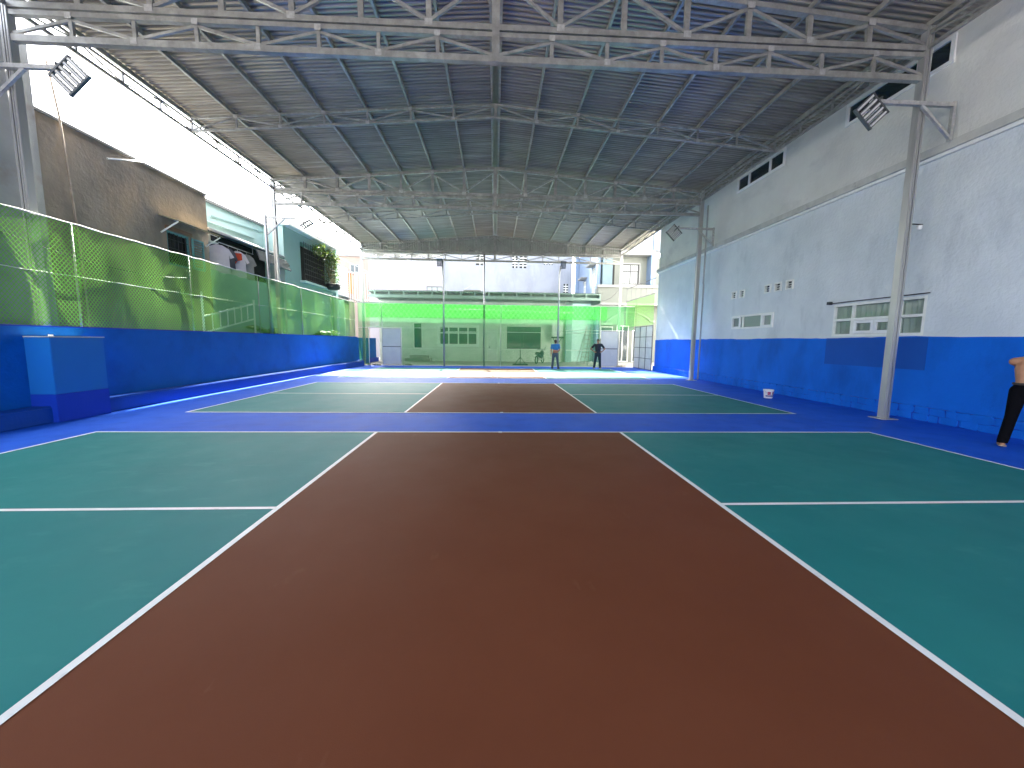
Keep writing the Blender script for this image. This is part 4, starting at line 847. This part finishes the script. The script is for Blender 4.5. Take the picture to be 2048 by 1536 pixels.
tube('arch_moulding', [(8.6, 30.55, 3.2), (8.85, 30.55, 3.35), (9.4, 30.55, 3.72), (10.0, 30.55, 3.98), (10.55, 30.55, 4.05), (11.1, 30.55, 3.96), (11.7, 30.55, 3.72), (12.15, 30.55, 3.45), (12.2, 30.55, 3.3), (12.6, 30.55, 3.28)], 0.08, 'house_trim', rh)
box('label_ledge', (8.15, 30.45, 2.98), (9.2, 30.598, 3.14), 'house_trim', rh)
tag(tube('drain_pipe', [(7.72, 30.2, 9.4), (7.72, 30.2, 6.2), (7.55, 30.0, 5.95), (7.40, 29.9, 5.7), (7.40, 29.9, 5.0)], 0.05, 'pipe_grey'), 'grey drain pipe bending down the corner of the balcony house', 'pipe')
cable('sagging_cable', 'black cable sagging below the balcony of the blue house', (7.5, 29.2, 4.95), (8.35, 26.2, 5.3), 0.5, 0.012)
cable('overhead_wire', 'overhead wire crossing in front of the pink building', (-13.5, 30, 8.6), (-6.2, 28.5, 5.1), 0.1, 0.018, 'pipe_grey')

# ------------------------------------------------------------------ paint bucket
t = thing('paint_bucket', 'white paint bucket with red and blue label by the right wall', 'bucket', (7.95, 10.9, 0.002))
lathe('pail', [(0.0, 0.0), (0.105, 0.0), (0.11, 0.01), (0.128, 0.24), (0.132, 0.25), (0.126, 0.25), (0.10, 0.03), (0, 0.03)], (7.95, 10.9, 0.002), 'bucket_white', t, 28)
lathe('rim', [(0.128, 0.205), (0.138, 0.21), (0.140, 0.245), (0.131, 0.252)], (7.95, 10.9, 0.002), 'bucket_white', t, 28)
def band(name, a0, a1, z0, z1, mat):
    vs = []; fs = []
    for i in range(13):
        a = a0+(a1-a0)*i/12
        for z in (z0, z1): r = 0.1112+(0.018)*(z-0.01)/0.23+0.002; vs.append((r*math.cos(a), r*math.sin(a), z))
        if i: fs.append((2*i-2, 2*i, 2*i+1, 2*i-1))
    link(name, mk(name, vs, fs), mat, t, (7.95, 10.9, 0.002))
band('label', R(200), R(330), 0.05, 0.09, 'label_blue'); band('label', R(225), R(262), 0.10, 0.19, 'label_red'); band('label', R(285), R(340), 0.10, 0.19, 'label_red')
tube('handle', [(7.95-0.14, 10.9, 0.23), (7.95-0.10, 10.8, 0.15), (7.95, 10.75, 0.11), (7.95+0.10, 10.8, 0.15), (7.95+0.14, 10.9, 0.23)], 0.004, 'steel_bright', t, 6)

# ------------------------------------------------------------------ people
def limb(bm, p, q, r0, r1, flat=1.0, ref=(1, 0, 0), n=14, rings=5):
    """tapered capsule; flat squeezes it along the axis perpendicular to ref"""
    p = Vector(p); q = Vector(q); d = q-p; L = d.length; d = d.normalized() if L > 1e-6 else Vector((0, 0, 1))
    a = Vector(ref); a = (a-d*a.dot(d)); a = a.normalized() if a.length > 1e-3 else d.orthogonal().normalized(); b = d.cross(a)
    st = []
    for k in range(1, rings): t_ = -math.pi/2+math.pi/2*k/rings; st.append((p + d*(r0*math.sin(t_)*min(1, flat*1.2)), r0*math.cos(t_)))
    st += [(p, r0), ((p+q)/2, (r0+r1)/2), (q, r1)]
    for k in range(1, rings): t_ = math.pi/2*k/rings; st.append((q + d*(r1*math.sin(t_)*min(1, flat*1.2)), r1*math.cos(t_)))
    R_ = [[bm.verts.new(c + a*(r*math.cos(2*math.pi*k/n)) + b*(r*flat*math.sin(2*math.pi*k/n))) for k in range(n)] for c, r in st]
    for i in range(len(R_)-1):
        for k in range(n): bm.faces.new((R_[i][k], R_[i][(k+1) % n], R_[i+1][(k+1) % n], R_[i+1][k]))
    bm.faces.new(R_[0][::-1]); bm.faces.new(R_[-1])
def fuse(name, bm, mat, parent, vox):
    bmesh.ops.recalc_face_normals(bm, faces=bm.faces)
    me = bpy.data.meshes.new(name); bm.to_mesh(me); bm.free(); o = link(name, me, mat, parent)
    m1 = o.modifiers.new('r', 'REMESH'); m1.mode = 'VOXEL'; m1.voxel_size = vox; m2 = o.modifiers.new('s', 'SMOOTH'); m2.factor = 0.5; m2.iterations = 4
    dg = bpy.context.evaluated_depsgraph_get(); ev = o.evaluated_get(dg); nm = bpy.data.meshes.new_from_object(ev)
    o.modifiers.clear(); o.data = nm
    if not nm.materials: nm.materials.append(MT[mat])
    for p_ in nm.polygons: p_.use_smooth = True
    return o
def person(label, loc, rz, H, J, shirt, trousers, shoes, extra=None, vox=0.011, hair='hair'):
    """J: joints in the person's frame, facing -y, for a 1.70 m figure"""
    t = thing('person', label, 'person', loc, rz); s = H/1.70; V = {k: Vector(v)*s for k, v in J.items()}
    def torso(bm, g):
        limb(bm, V['pelvis']+Vector((0, 0, -.04*s)), V['waist'], .155*s+g, .135*s+g, .66); limb(bm, V['waist'], V['chest'], .135*s+g, .165*s+g, .66)
        limb(bm, V['chest'], V['upper'], .165*s+g, .13*s+g, .62)
        for e in 'LR': limb(bm, V['upper'], V['sh'+e], .085*s+g, .066*s+g, .9)
    bm = bmesh.new(); torso(bm, 0)
    limb(bm, V['upper'], V['neck'], .065*s, .052*s); limb(bm, V['neck'], V['head']+Vector((0, .01, -.07*s)), .052*s, .055*s)
    hd_ = V['head']; f = Vector(J.get('face', (0, -1, 0))).normalized(); side = f.cross(Vector((0, 0, 1))).normalized()
    limb(bm, hd_+Vector((0, 0, -.045*s))+f*.018*s, hd_+Vector((0, 0, .035*s)), .068*s, .082*s, 1.12, side)
    limb(bm, hd_+f*.02*s+Vector((0, 0, -.085*s)), hd_+f*.055*s+Vector((0, 0, -.085*s)), .045*s, .03*s)
    limb(bm, hd_+f*.09*s+Vector((0, 0, .005*s)), hd_+f*.105*s+Vector((0, 0, -.028*s)), .010*s, .014*s, 1, side, 8, 3)
    for e in (-1, 1): limb(bm, hd_+side*(e*.082*s)+Vector((0, 0, .012*s)), hd_+side*(e*.082*s)+Vector((0, 0, -.028*s)), .016*s, .011*s, .5, f, 8, 3)
    for e in 'LR':
        limb(bm, V['sh'+e], V['el'+e], .052*s, .041*s); limb(bm, V['el'+e], V['wr'+e], .041*s, .028*s)
        w_ = V['wr'+e]; hdir = Vector(J['hand'+e]).normalized(); pal = Vector(J['palm'+e]).normalized(); cr = hdir.cross(pal)
        limb(bm, w_, w_+hdir*.075*s, .034*s, .040*s, .5, cr)
        for i, (o_, l_) in enumerate(((-.030, .066), (-.010, .076), (.010, .072), (.029, .056))):
            a = w_+hdir*.085*s+cr*o_*s; b = a+(hdir*.8+pal*.25)*l_*.55*s; limb(bm, a, b, .0095*s, .009*s, 1, cr, 8, 3); limb(bm, b, b+(hdir*.6+pal*.7)*l_*.45*s, .009*s, .008*s, 1, cr, 8, 3)
        a = w_+hdir*.02*s-cr*.028*s; b = a+(hdir*.6-cr*.6+pal*.3)*.045*s; limb(bm, a, b, .013*s, .011*s, 1, cr, 8, 3); limb(bm, b, b+(hdir*.9-cr*.1+pal*.3)*.035*s, .011*s, .009*s, 1, cr, 8, 3)
        limb(bm, V['hip'+e], V['kn'+e], .085*s, .056*s); limb(bm, V['kn'+e], V['an'+e], .056*s, .037*s)
        fd = Vector(J['toe'+e]).normalized(); a = V['an'+e]; limb(bm, a+Vector((0, 0, -.04*s))-fd*.03*s, a+fd*.15*s+Vector((0, 0, -.055*s)), .036*s, .032*s, .75, fd.cross(Vector((0, 0, 1))))
    fuse('body', bm, 'skin', t, vox)
    if shirt:
        for nm, mat_, z0, z1 in shirt:
            bm = bmesh.new(); torso(bm, .014*s)
            for e in 'LR': limb(bm, V['sh'+e], V['sh'+e].lerp(V['el'+e], .62), .072*s, .066*s)
            limb(bm, V['pelvis']+Vector((0, 0, -.09*s)), V['pelvis'], .165*s, .165*s, .68)
            o = fuse(nm, bm, mat_, t, vox)
            bm = bmesh.new(); bm.from_mesh(o.data)
            for z, sg in ((z0*s, -1), (z1*s, 1)): bmesh.ops.bisect_plane(bm, geom=bm.verts[:]+bm.edges[:]+bm.faces[:], plane_co=(0, 0, z), plane_no=(0.18 if len(shirt) > 1 and abs(z/s-1.1) < .06 else 0, 0, sg), clear_outer=True)
            bm.to_mesh(o.data); bm.free()
    bm = bmesh.new()
    limb(bm, V['pelvis']+Vector((0, 0, -.08*s)), V['pelvis']+Vector((0, 0, .055*s)), .165*s, .148*s, .70)
    for e in 'LR': limb(bm, V['hip'+e], V['kn'+e], .102*s, .072*s); limb(bm, V['kn'+e], V['an'+e]+Vector((0, 0, .0)), .072*s, .064*s)
    o = fuse('trousers', bm, trousers, t, vox)
    bm = bmesh.new(); bm.from_mesh(o.data)
    bmesh.ops.bisect_plane(bm, geom=bm.verts[:]+bm.edges[:]+bm.faces[:], plane_co=(0, 0, V['pelvis'].z+.085*s), plane_no=(0, 0, 1), clear_outer=True)
    bmesh.ops.bisect_plane(bm, geom=bm.verts[:]+bm.edges[:]+bm.faces[:], plane_co=(0, 0, .055*s), plane_no=(0, 0, -1), clear_outer=True); bm.to_mesh(o.data); bm.free()
    bm = bmesh.new(); limb(bm, V['pelvis']+Vector((0, 0, .072*s)), V['pelvis']+Vector((0, 0, .075*s)), .168*s, .168*s, .68); o = fuse('belt', bm, 'belt', t, vox)
    bm = bmesh.new(); bm.from_mesh(o.data)
    for dz, sg in ((.055, -1), (.092, 1)): bmesh.ops.bisect_plane(bm, geom=bm.verts[:]+bm.edges[:]+bm.faces[:], plane_co=(0, 0, V['pelvis'].z+dz*s), plane_no=(0, 0, sg), clear_outer=True)
    bm.to_mesh(o.data); bm.free()
    bm = bmesh.new(); limb(bm, hd_-f*.02*s+Vector((0, 0, .01*s)), hd_-f*.005*s+Vector((0, 0, .055*s)), .084*s, .086*s, 1.1, side); limb(bm, hd_-f*.035*s+Vector((0, 0, -.03*s)), hd_-f*.03*s, .062*s, .078*s, 1.1, side)
    fuse('hair', bm, hair, t, 0.009)
    for e in 'LR':
        bm = bmesh.new(); fd = Vector(J['toe'+e]).normalized(); a = V['an'+e]; cr = fd.cross(Vector((0, 0, 1)))
        if shoes == 'sandal': limb(bm, a-fd*.06*s+Vector((0, 0, -a.z+.016)), a+fd*.17*s+Vector((0, 0, -a.z+.016)), .05*s, .05*s, .28, cr)
        else: limb(bm, a-fd*.04*s+Vector((0, 0, -a.z+.045*s)), a+fd*.165*s+Vector((0, 0, -a.z+.038*s)), .046*s, .043*s, .8, cr)
        fuse('shoe', bm, shoes, t, 0.009)
    # settle on the floor
    return t
def stance(**k):
    J = dict(pelvis=(0, 0, .92), waist=(0, .0, 1.06), chest=(0, .005, 1.26), upper=(0, .01, 1.40), neck=(0, .0, 1.48), head=(0, -.015, 1.595),
             shL=(.19, .01, 1.395), shR=(-.19, .01, 1.395), elL=(.245, .03, 1.11), elR=(-.245, .03, 1.11), wrL=(.25, -.03, .87), wrR=(-.25, -.03, .87),
             handL=(0, -.15, -1), handR=(0, -.15, -1), palmL=(-1, 0, 0), palmR=(1, 0, 0),
             hipL=(.085, 0, .88), hipR=(-.085, 0, .88), knL=(.11, -.02, .48), knR=(-.11, -.02, .48), anL=(.13, .01, .085), anR=(-.13, .01, .085), toeL=(.25, -1, 0), toeR=(-.25, -1, 0))
    J.update(k); return J
# man in blue: seen from behind, forearm folded behind his back
person('man in a blue and peach shirt and jeans seen from behind', (3.45, 22.5, 0.009), R(165), 1.68,
       stance(anL=(.17, .02, .085), knL=(.14, -.03, .48), anR=(-.19, .05, .085), knR=(-.14, 0, .48), elR=(-.26, .07, 1.12), wrR=(-.12, .17, 1.0), handR=(1, .15, .1), palmR=(0, 1, 0), face=(.25, -1, -.1)),
       [('shirt_upper', 'shirt_blue', 1.12, 1.475), ('shirt_lower', 'shirt_peach', 0.95, 1.118)], 'jeans', 'rubber')
person('man in a charcoal shirt with both hands on his hips', (6.02, 22.7, 0.009), R(-8), 1.74,
       stance(elL=(.40, .06, 1.17), wrL=(.22, -.05, 1.00), elR=(-.40, .06, 1.17), wrR=(-.22, -.05, 1.00), handL=(-.7, -.6, -.25), handR=(.7, -.6, -.25), palmL=(-.6, .6, 0), palmR=(.6, .6, 0),
              anL=(.15, -.03, .085), anR=(-.19, .04, .085), knL=(.12, -.05, .48), knR=(-.14, 0, .48), face=(-.3, -1, -.05)),
       [('shirt', 'shirt_charcoal', 0.90, 1.475)], 'jeans_dark', 'shoe_pale')
person('shirtless man in black trousers cut by the right edge', (8.13, 5.55, 0.002), R(125), 1.66,
       stance(pelvis=(0, 0, .95), chest=(0, -.03, 1.26), upper=(0, -.09, 1.39), neck=(0, -.13, 1.47), head=(0, -.19, 1.57), shL=(.165, -.10, 1.37), shR=(-.18, -.09, 1.38), elL=(.06, -.32, 1.22), wrL=(-.05, -.52, 1.27), elR=(-.17, -.30, 1.20), wrR=(-.05, -.50, 1.25), handL=(0, -1, .2), handR=(0, -1, .2), hipL=(.085, 0, .91), hipR=(-.085, 0, .91), anL=(.17, .08, .085), knL=(.12, .02, .49), anR=(-.14, -.02, .085), knR=(-.11, -.05, .49), toeL=(.1, -1, 0), toeR=(-.3, -1, 0)),
       None, 'trousers_black', 'sandal')
